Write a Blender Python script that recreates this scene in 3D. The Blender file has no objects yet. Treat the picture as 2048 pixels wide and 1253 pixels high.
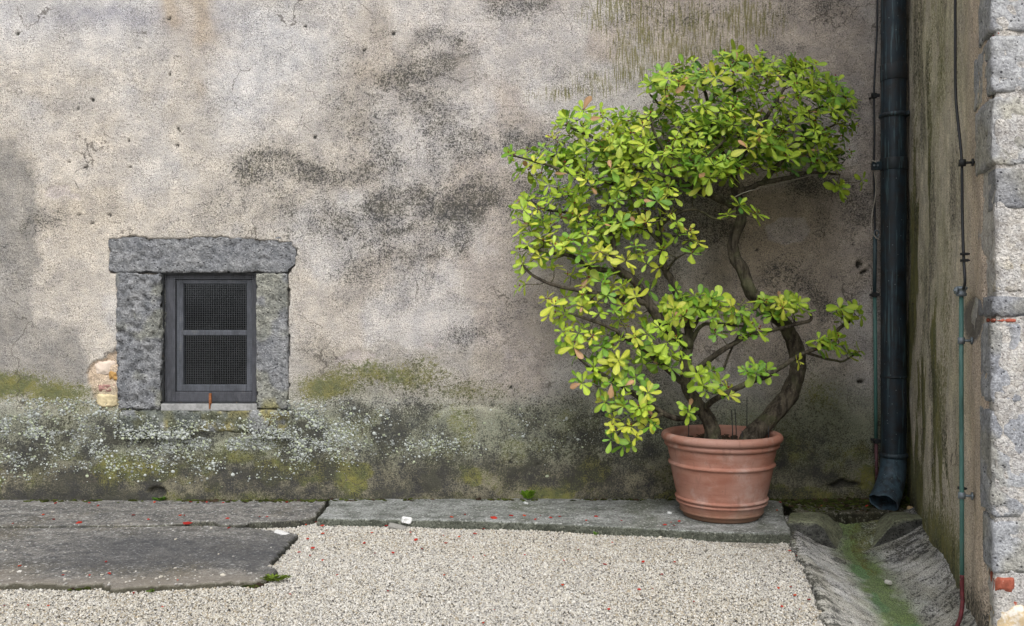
import bpy, math, random
import numpy as np
from mathutils import Vector, Matrix
R = math.radians
random.seed(7); rng = np.random.default_rng(7)
C = bpy.context.scene.collection
SC = bpy.context.scene

# ------------------------------------------------------------------ camera
F = 1700.0; CD = 4.25; CH = 0.94          # focal length (in photo px), distance to wall, camera height
cam = bpy.data.objects.new('camera', bpy.data.cameras.new('camera'))
cam.data.sensor_width = 36; cam.data.lens = 36*F/2048
cam.data.clip_start = 0.05; cam.data.clip_end = 500
cam.location = (0, -CD, CH); cam.rotation_euler = (R(90), 0, 0)
C.objects.link(cam); SC.camera = cam

# ------------------------------------------------------------------ light (bright overcast, sun behind cloud, behind the camera)
SUN_EL, SUN_AZ = 48.0, 6.0              # azimuth: degrees from -Y (behind the camera) towards +X (right)
w = bpy.data.worlds.new('World'); SC.world = w; w.use_nodes = True
nt = w.node_tree; nt.nodes.clear()
sky = nt.nodes.new('ShaderNodeTexSky'); sky.sky_type = 'NISHITA'; sky.sun_disc = False
sdir = Vector((math.sin(R(SUN_AZ))*math.cos(R(SUN_EL)), -math.cos(R(SUN_AZ))*math.cos(R(SUN_EL)), math.sin(R(SUN_EL))))
sky.sun_elevation = R(SUN_EL); sky.sun_rotation = math.atan2(sdir.x, sdir.y)
sky.air_density = 1.0; sky.dust_density = 4.0; sky.ozone_density = 1.0
hs = nt.nodes.new('ShaderNodeHueSaturation'); hs.inputs['Saturation'].default_value = 0.16
bg = nt.nodes.new('ShaderNodeBackground'); bg.inputs['Strength'].default_value = 0.15
wo = nt.nodes.new('ShaderNodeOutputWorld')
nt.links.new(sky.outputs[0], hs.inputs['Color']); nt.links.new(hs.outputs[0], bg.inputs['Color']); nt.links.new(bg.outputs[0], wo.inputs[0])
sun = bpy.data.objects.new('sun', bpy.data.lights.new('sun', 'SUN'))
sun.data.energy = 1.35; sun.data.angle = R(45); sun.data.color = (1.0, 0.99, 0.98)
sun.rotation_euler = (-sdir).to_track_quat('-Z', 'Y').to_euler(); sun.location = (0, -3, 6)
C.objects.link(sun)
SC.view_settings.view_transform = 'Standard'; SC.view_settings.look = 'None'
SC.view_settings.gamma = 1.0; SC.view_settings.use_curve_mapping = False
SC.view_settings.exposure = 0.52

# ------------------------------------------------------------------ helpers
def P(px, py, y):                          # point seen at photo pixel (px,py) at depth plane y
    s = (CD + y)/F
    return Vector(((px-1024)*s, y, CH+(626.5-py)*s))
def G(px, py, z=0.0):                      # ground point at height z
    d = (CH-z)*F/(py-626.5)
    return Vector(((px-1024)*d/F, d-CD, z))
def lin(r, g, b):
    f = lambda c: c/12.92 if c <= 0.04045 else ((c+0.055)/1.055)**2.4
    return np.array([f(r/255), f(g/255), f(b/255)])

def _hash(ix, iy, iz, s):
    h = (ix.astype(np.uint32)*np.uint32(374761393) + iy.astype(np.uint32)*np.uint32(668265263)
         + iz.astype(np.uint32)*np.uint32(2147483647) + np.uint32((s*1013904223) & 0xffffffff))
    h = (h ^ (h >> np.uint32(13)))*np.uint32(1274126177)
    h = h ^ (h >> np.uint32(16))
    h = h*np.uint32(2246822519); h = h ^ (h >> np.uint32(15))
    return (h & np.uint32(0xffff)).astype(np.float32)/65535.0
def vnoise(x, y, z, s=0):
    x = np.asarray(x, np.float32); y = np.asarray(y, np.float32)+0*x; z = np.asarray(z, np.float32)+0*x
    fx, fy, fz = np.floor(x), np.floor(y), np.floor(z)
    ix, iy, iz = fx.astype(np.int64)+5000, fy.astype(np.int64)+5000, fz.astype(np.int64)+5000
    u, v, t = x-fx, y-fy, z-fz
    u, v, t = u*u*u*(u*(u*6-15)+10), v*v*v*(v*(v*6-15)+10), t*t*t*(t*(t*6-15)+10)
    r = 0
    for a in (0, 1):
        for b in (0, 1):
            for c in (0, 1):
                r = r + _hash(ix+a, iy+b, iz+c, s)*(u if a else 1-u)*(v if b else 1-v)*(t if c else 1-t)
    return r
def fbm(x, y, z, o=4, s=0, g=0.5):
    a, t, r = 1.0, 0.0, 0
    for i in range(o):
        r = r + a*vnoise(x*2**i, y*2**i, z*2**i, s+i*17); t += a; a *= g
    return r/t
def sstep(a, b, x):
    t = np.clip((x-a)/(b-a), 0, 1); return t*t*(3-2*t)

def fast_mesh(name, V, Fa, attrs=None, smooth=True):
    V = np.ascontiguousarray(V, np.float32); Fa = np.ascontiguousarray(Fa, np.int32)
    me = bpy.data.meshes.new(name); n, k = Fa.shape
    me.vertices.add(len(V)); me.vertices.foreach_set('co', V.ravel())
    me.loops.add(n*k); me.loops.foreach_set('vertex_index', Fa.ravel())
    me.polygons.add(n); me.polygons.foreach_set('loop_start', np.arange(0, n*k, k, dtype=np.int32))
    me.polygons.foreach_set('use_smooth', np.full(n, smooth, dtype=bool))
    for nm, c in (attrs or {}).items():
        at = me.attributes.new(nm, 'FLOAT_COLOR', 'POINT')
        c = np.asarray(c, np.float32)
        if c.shape[1] == 3: c = np.hstack([c, np.ones((len(c), 1), np.float32)])
        at.data.foreach_set('color', np.ascontiguousarray(c).ravel())
    me.update(calc_edges=True); me.validate()
    return me

class MB:                                  # small mesh collector
    def __init__(s): s.v = []; s.f = []; s.c = []
    def add(s, vs, fs, col=(1, 1, 1)):
        o = len(s.v); s.v += [tuple(v) for v in vs]; s.f += [tuple(i+o for i in f) for f in fs]; s.c += [tuple(col)]*len(vs)
        return s
    def tube(s, pts, rad, n=8, caps=True, col=(1, 1, 1), wob=0, seed=0):
        pts = [Vector(p) for p in pts]; m = len(pts)
        if not hasattr(rad, '__len__'): rad = [rad]*m
        t0 = (pts[1]-pts[0]).normalized()
        up = Vector((0, 0, 1)) if abs(t0.z) < .9 else Vector((0, 1, 0))
        u = t0.cross(up).normalized(); vs = []; rn = random.Random(seed)
        ph = [rn.uniform(0, 6.28) for _ in range(4)]
        for i, p in enumerate(pts):
            t = (pts[min(i+1, m-1)]-pts[max(i-1, 0)])
            t = t.normalized() if t.length > 1e-9 else t0
            u = (u-t*u.dot(t)); u = u.normalized() if u.length > 1e-6 else t.orthogonal().normalized()
            v = t.cross(u)
            for k in range(n):
                a = 2*math.pi*k/n
                r = rad[i]*(1+wob*(math.sin(2*a+ph[0]+i*.31)+.7*math.sin(3*a+ph[1]-i*.47)+.8*math.sin(5*a+ph[2]+i*.23)+.8*math.sin(i*.9+ph[3])*math.sin(a+i*.2)))
                vs.append(p+u*(math.cos(a)*r)+v*(math.sin(a)*r))
        fs = [(i*n+k, i*n+(k+1) % n, (i+1)*n+(k+1) % n, (i+1)*n+k) for i in range(m-1) for k in range(n)]
        if caps: fs += [tuple(range(n-1, -1, -1)), tuple(range((m-1)*n, m*n))]
        return s.add(vs, fs, col)
    def box(s, a, b, col=(1, 1, 1), M=None):
        vs = [Vector((x, y, z)) for x in (a[0], b[0]) for y in (a[1], b[1]) for z in (a[2], b[2])]
        if M: vs = [M @ v for v in vs]
        return s.add(vs, [(0, 1, 3, 2), (4, 6, 7, 5), (0, 4, 5, 1), (2, 3, 7, 6), (0, 2, 6, 4), (1, 5, 7, 3)], col)
    def lathe(s, prof, n=48, c=(0, 0, 0), col=(1, 1, 1), close=False):
        m = len(prof); vs = []
        for r, z in prof:
            for k in range(n):
                a = 2*math.pi*k/n; vs.append((c[0]+r*math.cos(a), c[1]+r*math.sin(a), c[2]+z))
        fs = [(i*n+k, i*n+(k+1) % n, (i+1)*n+(k+1) % n, (i+1)*n+k) for i in range(m-1) for k in range(n)]
        if close: fs += [tuple(range(n-1, -1, -1)), tuple(range((m-1)*n, m*n))]
        return s.add(vs, fs, col)
    def mesh(s, name, smooth=True):
        me = bpy.data.meshes.new(name); me.from_pydata(s.v, [], s.f)
        at = me.attributes.new('tint', 'FLOAT_COLOR', 'POINT')
        at.data.foreach_set('color', np.hstack([np.array(s.c, np.float32), np.ones((len(s.c), 1), np.float32)]).ravel())
        if smooth: me.polygons.foreach_set('use_smooth', [True]*len(me.polygons))
        me.update(); return me
    def build(s, name, mat, parent=None, smooth=True): return link(name, s.mesh(name, smooth), mat, parent)
def link(name, me, mat=None, parent=None):
    o = bpy.data.objects.new(name, me); C.objects.link(o)
    if mat and me and not me.materials: me.materials.append(mat)
    if parent: o.parent = parent
    return o
def tag(o, label=None, cat=None, group=None, kind=None):
    for k, v in (('label', label), ('category', cat), ('group', group), ('kind', kind)):
        if v: o[k] = v
    return o
def empty(name, loc, label, cat, group=None):
    o = bpy.data.objects.new(name, None); o.empty_display_size = .1; C.objects.link(o); o.location = loc
    return tag(o, label, cat, group)
def adopt(parent, *obs):                   # children keep their world coordinates
    for o in obs:
        o.parent = parent; o.matrix_parent_inverse = Matrix.Translation(-parent.location)
def crom(pts, k=6):                        # Catmull-Rom over tuples
    p = np.array([tuple(q) for q in pts], float); p = np.vstack([2*p[0]-p[1], p, 2*p[-1]-p[-2]]); out = []
    for i in range(1, len(p)-2):
        for t in np.linspace(0, 1, k, endpoint=False):
            a, b, c, d = p[i-1], p[i], p[i+1], p[i+2]
            out.append(.5*(2*b+(c-a)*t+(2*a-5*b+4*c-d)*t*t+(3*b-a-3*c+d)*t**3))
    out.append(p[-2]); return np.array(out)

def rbox(sx, sy, sz, r, cell, amp=0.004, freq=18, seed=0, chip=0.0):   # rounded, rough block centred on 0
    h = np.array([sx, sy, sz])/2
    n = [max(2, int(round(q/cell))) for q in (sx, sy, sz)]
    VV, FF, off = [], [], 0
    for ax in range(3):
        a, b = (ax+1) % 3, (ax+2) % 3
        for sg in (-1, 1):
            A, B = np.meshgrid(np.linspace(-h[a], h[a], n[a]+1), np.linspace(-h[b], h[b], n[b]+1), indexing='ij')
            v = np.zeros((A.size, 3)); v[:, a] = A.ravel(); v[:, b] = B.ravel(); v[:, ax] = sg*h[ax]
            i = np.arange(A.size).reshape(A.shape)
            q = np.stack([i[:-1, :-1], i[1:, :-1], i[1:, 1:], i[:-1, 1:]], -1).reshape(-1, 4)
            FF.append((q if sg > 0 else q[:, ::-1])+off); VV.append(v); off += A.size
    V = np.vstack(VV); Fa = np.vstack(FF)
    _, first, inv = np.unique(np.round(V, 5), axis=0, return_index=True, return_inverse=True)
    V = V[first]; Fa = inv.ravel()[Fa]
    inner = np.clip(V, -(h-r), h-r); d = V-inner; L = np.linalg.norm(d, axis=1, keepdims=True)
    N = d/np.maximum(L, 1e-9); V = inner+N*r
    sd = seed*7.31
    nz = fbm(V[:, 0]*freq+sd, V[:, 1]*freq-sd, V[:, 2]*freq+2*sd, 4, seed)-.5
    big = fbm(V[:, 0]*freq*.25+sd, V[:, 1]*freq*.25, V[:, 2]*freq*.25, 2, seed+3)-.5
    pit = sstep(.60, .75, fbm(V[:, 0]*freq*1.7+sd, V[:, 1]*freq*1.7, V[:, 2]*freq*1.7, 2, seed+9))
    V = V + N*((nz*2*amp + big*3*amp - pit*chip)[:, None])
    return V, Fa
def prism(front, back):                    # closed solid between two polygons of equal length
    n = len(front); vs = list(front)+list(back)
    fs = [tuple(range(n)), tuple(range(2*n-1, n-1, -1))]+[(i, i+n, (i+1) % n+n, (i+1) % n) for i in range(n)]
    return vs, fs

# ------------------------------------------------------------------ materials
class M:
    def __init__(s, name):
        s.m = bpy.data.materials.new(name); s.m.use_nodes = True; s.t = s.m.node_tree; s.t.nodes.clear()
        s.out = s.t.nodes.new('ShaderNodeOutputMaterial'); s.tc = s.t.nodes.new('ShaderNodeTexCoord'); s.co = s.tc.outputs['Object']
    def n(s, ty, **kw):
        x = s.t.nodes.new('ShaderNode'+ty)
        for k, v in kw.items(): setattr(x, k, v)
        return x
    def put(s, sock, v):
        if isinstance(v, bpy.types.NodeSocket): s.t.links.new(v, sock)
        elif hasattr(v, '__len__') and len(v) == 3 and sock.type == 'RGBA': sock.default_value = (*v, 1)
        else: sock.default_value = v
    def math(s, op, a, b=0.0, c=0.0, clamp=False):
        x = s.n('Math', operation=op, use_clamp=clamp)
        for i, v in enumerate((a, b, c)): s.put(x.inputs[i], v)
        return x.outputs[0]
    def mul(s, a, b): return s.math('MULTIPLY', a, b)
    def add(s, a, b): return s.math('ADD', a, b)
    def ramp(s, v, a, b, lo=0.0, hi=1.0):  # smooth remap
        x = s.n('MapRange', interpolation_type='SMOOTHSTEP')
        for nm, q in (('Value', v), ('From Min', a), ('From Max', b), ('To Min', lo), ('To Max', hi)): s.put(x.inputs[nm], q)
        return x.outputs[0]
    def mix(s, f, a, b, mode='MIX'):
        x = s.n('Mix', data_type='RGBA', blend_type=mode); s.put(x.inputs[0], f); s.put(x.inputs[6], a); s.put(x.inputs[7], b)
        return x.outputs[2]
    def map(s, scale=(1, 1, 1), rot=(0, 0, 0)):
        x = s.n('Mapping'); s.put(x.inputs['Vector'], s.co); x.inputs['Scale'].default_value = scale; x.inputs['Rotation'].default_value = rot
        return x.outputs[0]
    def noise(s, scale, detail=3, rough=.55, vec=None, dist=0.0):
        x = s.n('TexNoise'); s.put(x.inputs['Vector'], vec or s.co); s.put(x.inputs['Scale'], scale)
        x.inputs['Detail'].default_value = detail; x.inputs['Roughness'].default_value = rough; x.inputs['Distortion'].default_value = dist
        return x.outputs[0]
    def vor(s, scale, feature='F1', vec=None, out='Distance'):
        x = s.n('TexVoronoi', feature=feature); s.put(x.inputs['Vector'], vec or s.co); s.put(x.inputs['Scale'], scale)
        return x.outputs[out]
    def attr(s, nm):
        x = s.n('Attribute', attribute_name=nm); return x
    def bump(s, h, strength=.5, dist=.01, prev=None):
        x = s.n('Bump'); s.put(x.inputs['Height'], h); s.put(x.inputs['Strength'], strength); s.put(x.inputs['Distance'], dist)
        if prev: s.put(x.inputs['Normal'], prev)
        return x.outputs[0]
    def bsdf(s, col, rough=.85, spec=.25, normal=None, metal=0.0, **kw):
        x = s.n('BsdfPrincipled'); s.put(x.inputs['Base Color'], col); s.put(x.inputs['Roughness'], rough)
        s.put(x.inputs['Specular IOR Level'], spec); s.put(x.inputs['Metallic'], metal)
        if normal: s.put(x.inputs['Normal'], normal)
        for k, v in kw.items(): s.put(x.inputs[k], v)
        return x.outputs[0]
    def done(s, sh): s.put(s.out.inputs['Surface'], sh); return s.m

def mat_plaster(name, stretch=(1, 1, 1), wet=False, pores=.82):
    # vertex attributes: tint = coloured layers of old render; mask R dark lichen and painted shade, G green-ochre algae, B vertical algae streaks
    m = M(name); tint = m.attr('tint').outputs['Color']
    sp = m.n('SeparateColor'); m.put(sp.inputs[0], m.attr('mask').outputs['Color']); r, g, b = sp.outputs
    v = m.map(stretch)
    n1 = m.noise(150, 3, .6, v); n2 = m.noise(55, 4, .65, v); n3 = m.noise(330, 2, .5, v); n4 = m.noise(14, 4, .6, v)
    c = m.mix(m.ramp(n4, .3, .7), m.mix(1.0, tint, (.86, .86, .88), 'MULTIPLY'), m.mix(1.0, tint, (1.12, 1.10, 1.07), 'MULTIPLY'))
    c = m.mix(m.ramp(n3, .30, .70), m.mix(1.0, c, (.56, .55, .54), 'MULTIPLY'), m.mix(1.0, c, (1.28, 1.28, 1.28), 'MULTIPLY'))
    # green algae
    gm = m.math('MULTIPLY_ADD', g, 1.15, m.math('MULTIPLY_ADD', n2, 1.3, m.math('MULTIPLY_ADD', n1, 1.7, -2.12)))
    gcol = m.mix(m.ramp(n4, .35, .65), (.175, .165, .042), (.085, .100, .032))
    c = m.mix(m.mul(m.ramp(gm, -.22, .30), .88), c, gcol)
    # vertical algae streaks
    st = m.noise(1.0, 3, .6, m.map((160, 160, 11)))
    sm = m.math('MULTIPLY_ADD', b, .80, m.math('MULTIPLY_ADD', n1, 1.6, m.math('MULTIPLY_ADD', st, 4.2, -3.52)))
    c = m.mix(m.mul(m.mul(m.ramp(sm, -.35, .45), m.ramp(b, .08, .6)), .85), c, (.150, .140, .040))
    # dark crustose lichen and painted shade, always broken up into specks
    dm = m.math('MULTIPLY_ADD', r, 1.30, m.math('MULTIPLY_ADD', n1, 3.6, m.math('MULTIPLY_ADD', n3, 1.6, m.math('MULTIPLY_ADD', n2, 1.3, -3.90))))
    c = m.mix(m.mul(m.ramp(r, .1, 1.0), .35), c, m.mix(1.0, c, (.42, .43, .42), 'MULTIPLY'))
    dcol = m.mix(m.ramp(n4, .4, .6), (.034, .034, .035), (.050, .049, .040))
    c = m.mix(m.mul(m.ramp(dm, -.28, .46), .92), c, dcol)
    # hairline cracks
    ck = m.n('TexVoronoi', feature='DISTANCE_TO_EDGE'); wv = m.n('VectorMath', operation='ADD'); nv = m.n('TexNoise'); m.put(nv.inputs['Vector'], m.co); nv.inputs['Scale'].default_value = 5; nv.inputs['Detail'].default_value = 5
    m.put(wv.inputs[0], m.co); sc_ = m.n('VectorMath', operation='SCALE'); m.put(sc_.inputs[0], nv.outputs['Color']); sc_.inputs['Scale'].default_value = .35; m.put(wv.inputs[1], sc_.outputs[0]); m.put(ck.inputs['Vector'], wv.outputs[0]); ck.inputs['Scale'].default_value = 2.6
    c = m.mix(m.mul(m.mul(m.ramp(ck.outputs['Distance'], .010, .003), m.ramp(m.noise(3.5, 2, .5), .54, .62)), .7), c, (.07, .06, .05))
    # open pores of the render
    po = m.ramp(m.add(m.mul(n1, .6), m.mul(n3, .4)), .455, .375)
    c = m.mix(m.mul(po, pores), c, (.07, .063, .055))
    hgt = m.add(m.mul(n1, .55), m.add(m.mul(n2, .8), m.mul(n3, .22)))
    nb = m.bump(hgt, .85, .012)
    return m.done(m.bsdf(c, .93 if not wet else .8, .18, nb))

def mat_stone(name, a, b, dark=(.05, .05, .055), sc=1.0, spots=.5, bumpd=.01):
    m = M(name); n1 = m.noise(110*sc, 4, .65); n2 = m.noise(28*sc, 4, .6); n3 = m.noise(9*sc, 3, .5)
    c = m.mix(m.ramp(n2, .3, .7), a, b)
    c = m.mix(m.ramp(n3, .35, .65), c, m.mix(1.0, c, (.82, .83, .86), 'MULTIPLY'))
    c = m.mix(m.ramp(n1, .3, .72), m.mix(1.0, c, (.62, .62, .63), 'MULTIPLY'), m.mix(1.0, c, (1.25, 1.25, 1.25), 'MULTIPLY'))
    vd = m.vor(62*sc); big = m.noise(22*sc, 2, .5)
    c = m.mix(m.mul(m.ramp(m.add(vd, m.mul(big, .35)), .38, .26), spots), c, dark)
    vw = m.vor(85*sc, vec=m.map((1, 1, 1), (.4, .8, .2)))
    c = m.mix(m.mul(m.ramp(vw, .17, .10), .8), c, (.55, .55, .55))
    tint = m.attr('tint').outputs['Color']; c = m.mix(1.0, c, tint, 'MULTIPLY')
    pit = m.ramp(vd, .1, .3)
    return m.done(m.bsdf(c, .92, .2, m.bump(m.add(m.mul(n1, .6), m.add(n2, m.mul(pit, .25))), .9, bumpd)))

def mat_simple(name, col, rough=.7, spec=.3, metal=0.0, var=.25, sc=40, bumpd=.002, stretch=(1, 1, 1), patch=None, pth=(.55, .65), pscale=18):
    m = M(name); v = m.map(stretch); n1 = m.noise(sc, 4, .6, v); n2 = m.noise(sc*.2, 3, .5, v)
    col = np.array(col)
    c = m.mix(m.ramp(m.add(m.mul(n1, .5), m.mul(n2, .5)), .35, .65), tuple(col*(1-var)), tuple(np.minimum(col*(1+var), .9)))
    if patch is not None:
        c = m.mix(m.ramp(m.noise(pscale, 4, .65, v), *pth), c, patch)
    c = m.mix(1.0, c, m.attr('tint').outputs['Color'], 'MULTIPLY')
    return m.done(m.bsdf(c, rough, spec, m.bump(n1, .5, bumpd), metal))

def mat_concrete(name, a, b, dark, stain, stretch=(14, 17, 17), streak=.5, light=(.42, .42, .41), band=False):
    m = M(name); v = m.map(stretch); s1 = m.noise(1.0, 5, .65, v); s2 = m.noise(1.0, 3, .6, m.map((3, 7, 7)))
    n1 = m.noise(160, 3, .6); n2 = m.noise(45, 4, .6)
    c = m.mix(m.ramp(s2, .35, .65), a, b)
    c = m.mix(m.mul(m.ramp(m.add(m.mul(s1, .6), m.mul(n1, .4)), .47, .60), streak), c, dark)
    c = m.mix(m.mul(m.ramp(m.noise(2.2, 4, .6), .52, .68), .6), c, stain)
    c = m.mix(m.ramp(n1, .28, .72), m.mix(1.0, c, (.36, .36, .36), 'MULTIPLY'), m.mix(1.0, c, (1.45, 1.45, 1.45), 'MULTIPLY'))
    c = m.mix(m.ramp(m.noise(420, 2, .5), .35, .65), m.mix(1.0, c, (.68, .68, .68), 'MULTIPLY'), m.mix(1.0, c, (1.25, 1.25, 1.25), 'MULTIPLY'))
    c = m.mix(m.mul(m.ramp(n2, .40, .30), .75), c, dark)
    c = m.mix(m.mul(m.ramp(m.add(m.mul(n1, .5), m.mul(s1, .5)), .42, .36), .7), c, light)
    c = m.mix(m.mul(m.ramp(m.noise(95, 2, .5), .55, .63), .75), c, dark)
    c = m.mix(m.mul(m.ramp(m.noise(75, 2, .5, m.map((1, 1, 1), (.3, .2, .9))), .60, .66), .8), c, light)
    if band:                               # worn browner strip along the free edge, sooty middle
        sx = m.n('SeparateXYZ'); m.put(sx.inputs[0], m.co); w_ = m.add(sx.outputs[1], m.mul(m.noise(1.6, 3, .6), .5))
        c = m.mix(m.mul(m.ramp(w_, -.86, -1.02), .65), c, (.21, .185, .155)); mid = m.mul(m.ramp(w_, -.95, -.75), m.ramp(w_, -.30, -.55))
        c = m.mix(m.mul(m.mul(mid, m.ramp(sx.outputs[0], -2.2, -1.5)), .6), c, (.045, .047, .054))
    c = m.mix(1.0, c, m.attr('tint').outputs['Color'], 'MULTIPLY')
    return m.done(m.bsdf(c, .82, .3, m.bump(m.add(n2, m.mul(n1, .6)), .8, .006)))

def mat_tint(name, rough=.9, spec=.2, fine=200, amt=.35, bumpd=.002):       # colour comes from the pieces' own colour attribute
    m = M(name); n1 = m.noise(fine, 3, .6)
    c = m.mix(m.ramp(n1, .3, .7), m.mix(1.0, m.attr('tint').outputs['Color'], (1-amt,)*3, 'MULTIPLY'), m.attr('tint').outputs['Color'])
    return m.done(m.bsdf(c, rough, spec, m.bump(n1, .5, bumpd)))

def mat_leaf():
    m = M('leaf'); oi = m.n('ObjectInfo'); base = m.mix(1.0, m.attr('tint').outputs['Color'], oi.outputs['Color'], 'MULTIPLY')
    geo = m.n('NewGeometry'); n = m.noise(30, 3, .5)
    c = m.mix(m.ramp(n, .3, .7), m.mix(1.0, base, (.82, .86, .8), 'MULTIPLY'), m.mix(1.0, base, (1.1, 1.06, 1.0), 'MULTIPLY'))
    c = m.mix(m.mul(m.ramp(m.noise(95, 3, .6), .64, .72), .55), c, (.13, .10, .035))
    back = m.mix(1.0, c, (1.12, 1.05, 1.25), 'MULTIPLY'); c2 = m.mix(geo.outputs['Backfacing'], c, back)
    d = m.bsdf(c2, .50, .32)
    tr = m.n('BsdfTranslucent'); m.put(tr.inputs['Color'], m.mix(1.0, c, (1.15, 1.2, .55), 'MULTIPLY'))
    mx = m.n('MixShader'); mx.inputs[0].default_value = .28; m.put(mx.inputs[1], d); m.put(mx.inputs[2], tr.outputs[0])
    return m.done(mx.outputs[0])

def mat_bark():
    m = M('bark'); n1 = m.noise(1.0, 5, .65, m.map((55, 55, 16))); n2 = m.noise(120, 3, .6); n3 = m.noise(9, 3, .5)
    c = m.mix(m.ramp(n1, .35, .68), (.020, .016, .012), (.090, .076, .055))
    c = m.mix(m.mul(m.ramp(n3, .5, .68), .55), c, (.085, .090, .045))
    c = m.mix(m.mul(m.ramp(n2, .62, .72), .5), c, (.26, .25, .20))
    c = m.mix(1.0, c, m.attr('tint').outputs['Color'], 'MULTIPLY')
    return m.done(m.bsdf(c, .9, .2, m.bump(m.add(n1, m.mul(n2, .3)), .9, .009)))

def mat_terracotta():
    m = M('terracotta'); n1 = m.noise(1.0, 4, .6, m.map((5, 5, 26))); n2 = m.noise(70, 4, .65); n3 = m.noise(5, 3, .5)
    c = m.mix(m.ramp(n1, .35, .66), (.250, .106, .072), (.320, .156, .113))
    c = m.mix(m.mul(m.ramp(n3, .42, .68), .6), c, (.33, .205, .170))
    c = m.mix(m.mul(m.ramp(m.noise(11, 5, .7), .62, .74), .55), c, (.150, .064, .042))
    c = m.mix(m.mul(m.ramp(m.noise(6.5, 5, .7), .50, .68), .5), c, (.40, .30, .265))
    c = m.mix(m.mul(m.ramp(m.noise(1.0, 3, .6, m.map((34, 34, 5))), .58, .70), .35), c, (.16, .085, .062))
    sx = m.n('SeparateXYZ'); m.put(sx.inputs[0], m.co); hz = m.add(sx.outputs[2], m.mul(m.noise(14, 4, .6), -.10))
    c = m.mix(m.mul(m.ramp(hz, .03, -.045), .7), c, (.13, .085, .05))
    c = m.mix(m.mul(m.ramp(n2, .64, .74), .6), c, (.10, .065, .05))
    c = m.mix(1.0, c, m.attr('tint').outputs['Color'], 'MULTIPLY')
    return m.done(m.bsdf(c, .78, .3, m.bump(m.add(n2, m.mul(n1, .6)), .4, .003)))

def mat_copper():                          # weathered dark copper with thin verdigris runs
    m = M('weathered_copper')
    s = m.noise(1.0, 4, .6, m.map((85, 85, 3.0))); s2 = m.noise(1.0, 3, .7, m.map((150, 150, 14))); n2 = m.noise(5, 3, .5)
    c = m.mix(m.ramp(n2, .35, .65), (.013, .014, .017), (.026, .026, .029))
    t = m.attr('tint').outputs['Color']; c = m.mix(m.ramp(m.noise(18, 4, .6), .3, .62), c, m.mix(1.0, t, (.045, .070, .092), 'MULTIPLY'))
    f = m.ramp(m.add(m.mul(s, .75), m.mul(s2, .25)), .535, .62)
    c = m.mix(m.mul(f, .55), c, (.085, .15, .175))
    c = m.mix(m.mul(m.ramp(m.vor(38), .10, .05), .6), c, (.30, .36, .38))
    return m.done(m.bsdf(c, m.ramp(n2, .3, .7, .42, .62), .45, m.bump(m.add(s2, m.noise(9, 2, .5)), .25, .004), .25))

def mat_glass():
    m = M('window_glass'); tr = m.n('BsdfTransparent'); tr.inputs[0].default_value = (.5, .54, .57, 1)
    gl = m.n('BsdfGlossy'); gl.inputs['Roughness'].default_value = .06; gl.inputs['Color'].default_value = (.8, .85, .9, 1)
    m.put(gl.inputs['Normal'], m.bump(m.noise(6, 2, .5), .06, .01))
    fr = m.n('Fresnel'); fr.inputs[0].default_value = 1.45
    mx = m.n('MixShader'); m.put(mx.inputs[0], m.math('MINIMUM', fr.outputs[0], .5)); m.put(mx.inputs[1], tr.outputs[0]); m.put(mx.inputs[2], gl.outputs[0])
    dust = m.n('BsdfDiffuse'); dust.inputs[0].default_value = (.16, .17, .18, 1)
    m2 = m.n('MixShader'); m.put(m2.inputs[0], m.ramp(m.noise(9, 5, .7), .45, .9, .0, .06)); m.put(m2.inputs[1], mx.outputs[0]); m.put(m2.inputs[2], dust.outputs[0])
    return m.done(m2.outputs[0])

PLASTER = mat_plaster('old_render'); PLASTER_SIDE = mat_plaster('old_render_streaked', (1, 1, .62), pores=.5)
TUFF = mat_stone('grey_peperino', (.165, .170, .176), (.29, .292, .295), (.04, .04, .045), .85, spots=.9, bumpd=.022)
QUOIN = mat_stone('pale_speckled_tuff', (.29, .293, .30), (.42, .423, .425), (.05, .05, .058), 1.0, .95, .010)
MORTAR = mat_stone('lime_mortar', (.42, .39, .35), (.55, .53, .50), (.2, .17, .14), 1.4, .4, .012)
BRICK = mat_simple('red_brick', (.27, .075, .048), .9, .15, var=.3, sc=90, bumpd=.006, patch=(.45, .36, .30), pth=(.62, .70), pscale=45)
WOOD = mat_simple('dark_painted_wood', (.078, .084, .100), .6, .35, var=.35, sc=60, bumpd=.003, stretch=(1, 1, .4), patch=(.12, .125, .13), pth=(.58, .72), pscale=30)
WOOD2 = mat_simple('darker_painted_wood', (.062, .064, .076), .6, .35, var=.35, sc=60, bumpd=.003, stretch=(1, 1, .4), patch=(.09, .09, .10), pth=(.58, .72), pscale=30)
WIRE = mat_simple('galvanised_wire', (.060, .064, .070), .55, .4, .3)
RUST = mat_simple('rusty_iron', (.22, .085, .035), .9, .2, var=.4, sc=120)
IRON = mat_simple('dark_iron', (.030, .032, .034), .6, .4, .4, patch=(.10, .07, .05), pth=(.6, .7), pscale=60)
ZINC = mat_simple('grey_zinc_fitting', (.17, .20, .225), .5, .45, .5, var=.3, sc=70)
CABLE = mat_simple('dark_cable', (.014, .016, .020), .5, .4)
GREENPIPE = mat_simple('green_painted_conduit', (.060, .145, .130), .5, .4, var=.35, sc=50, stretch=(1, 1, .2), patch=(.11, .17, .16), pth=(.55, .7), pscale=40)
BLUEPIPE = mat_simple('blue_grey_conduit', (.040, .072, .085), .5, .4, var=.35, sc=50, stretch=(1, 1, .2))
REDPIPE = mat_simple('red_primer_paint', (.13, .022, .028), .6, .35, var=.4, sc=60, patch=(.35, .30, .30), pth=(.60, .66), pscale=70)
CORD = mat_simple('pale_cord', (.36, .33, .29), .9, .1, sc=200)
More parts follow.
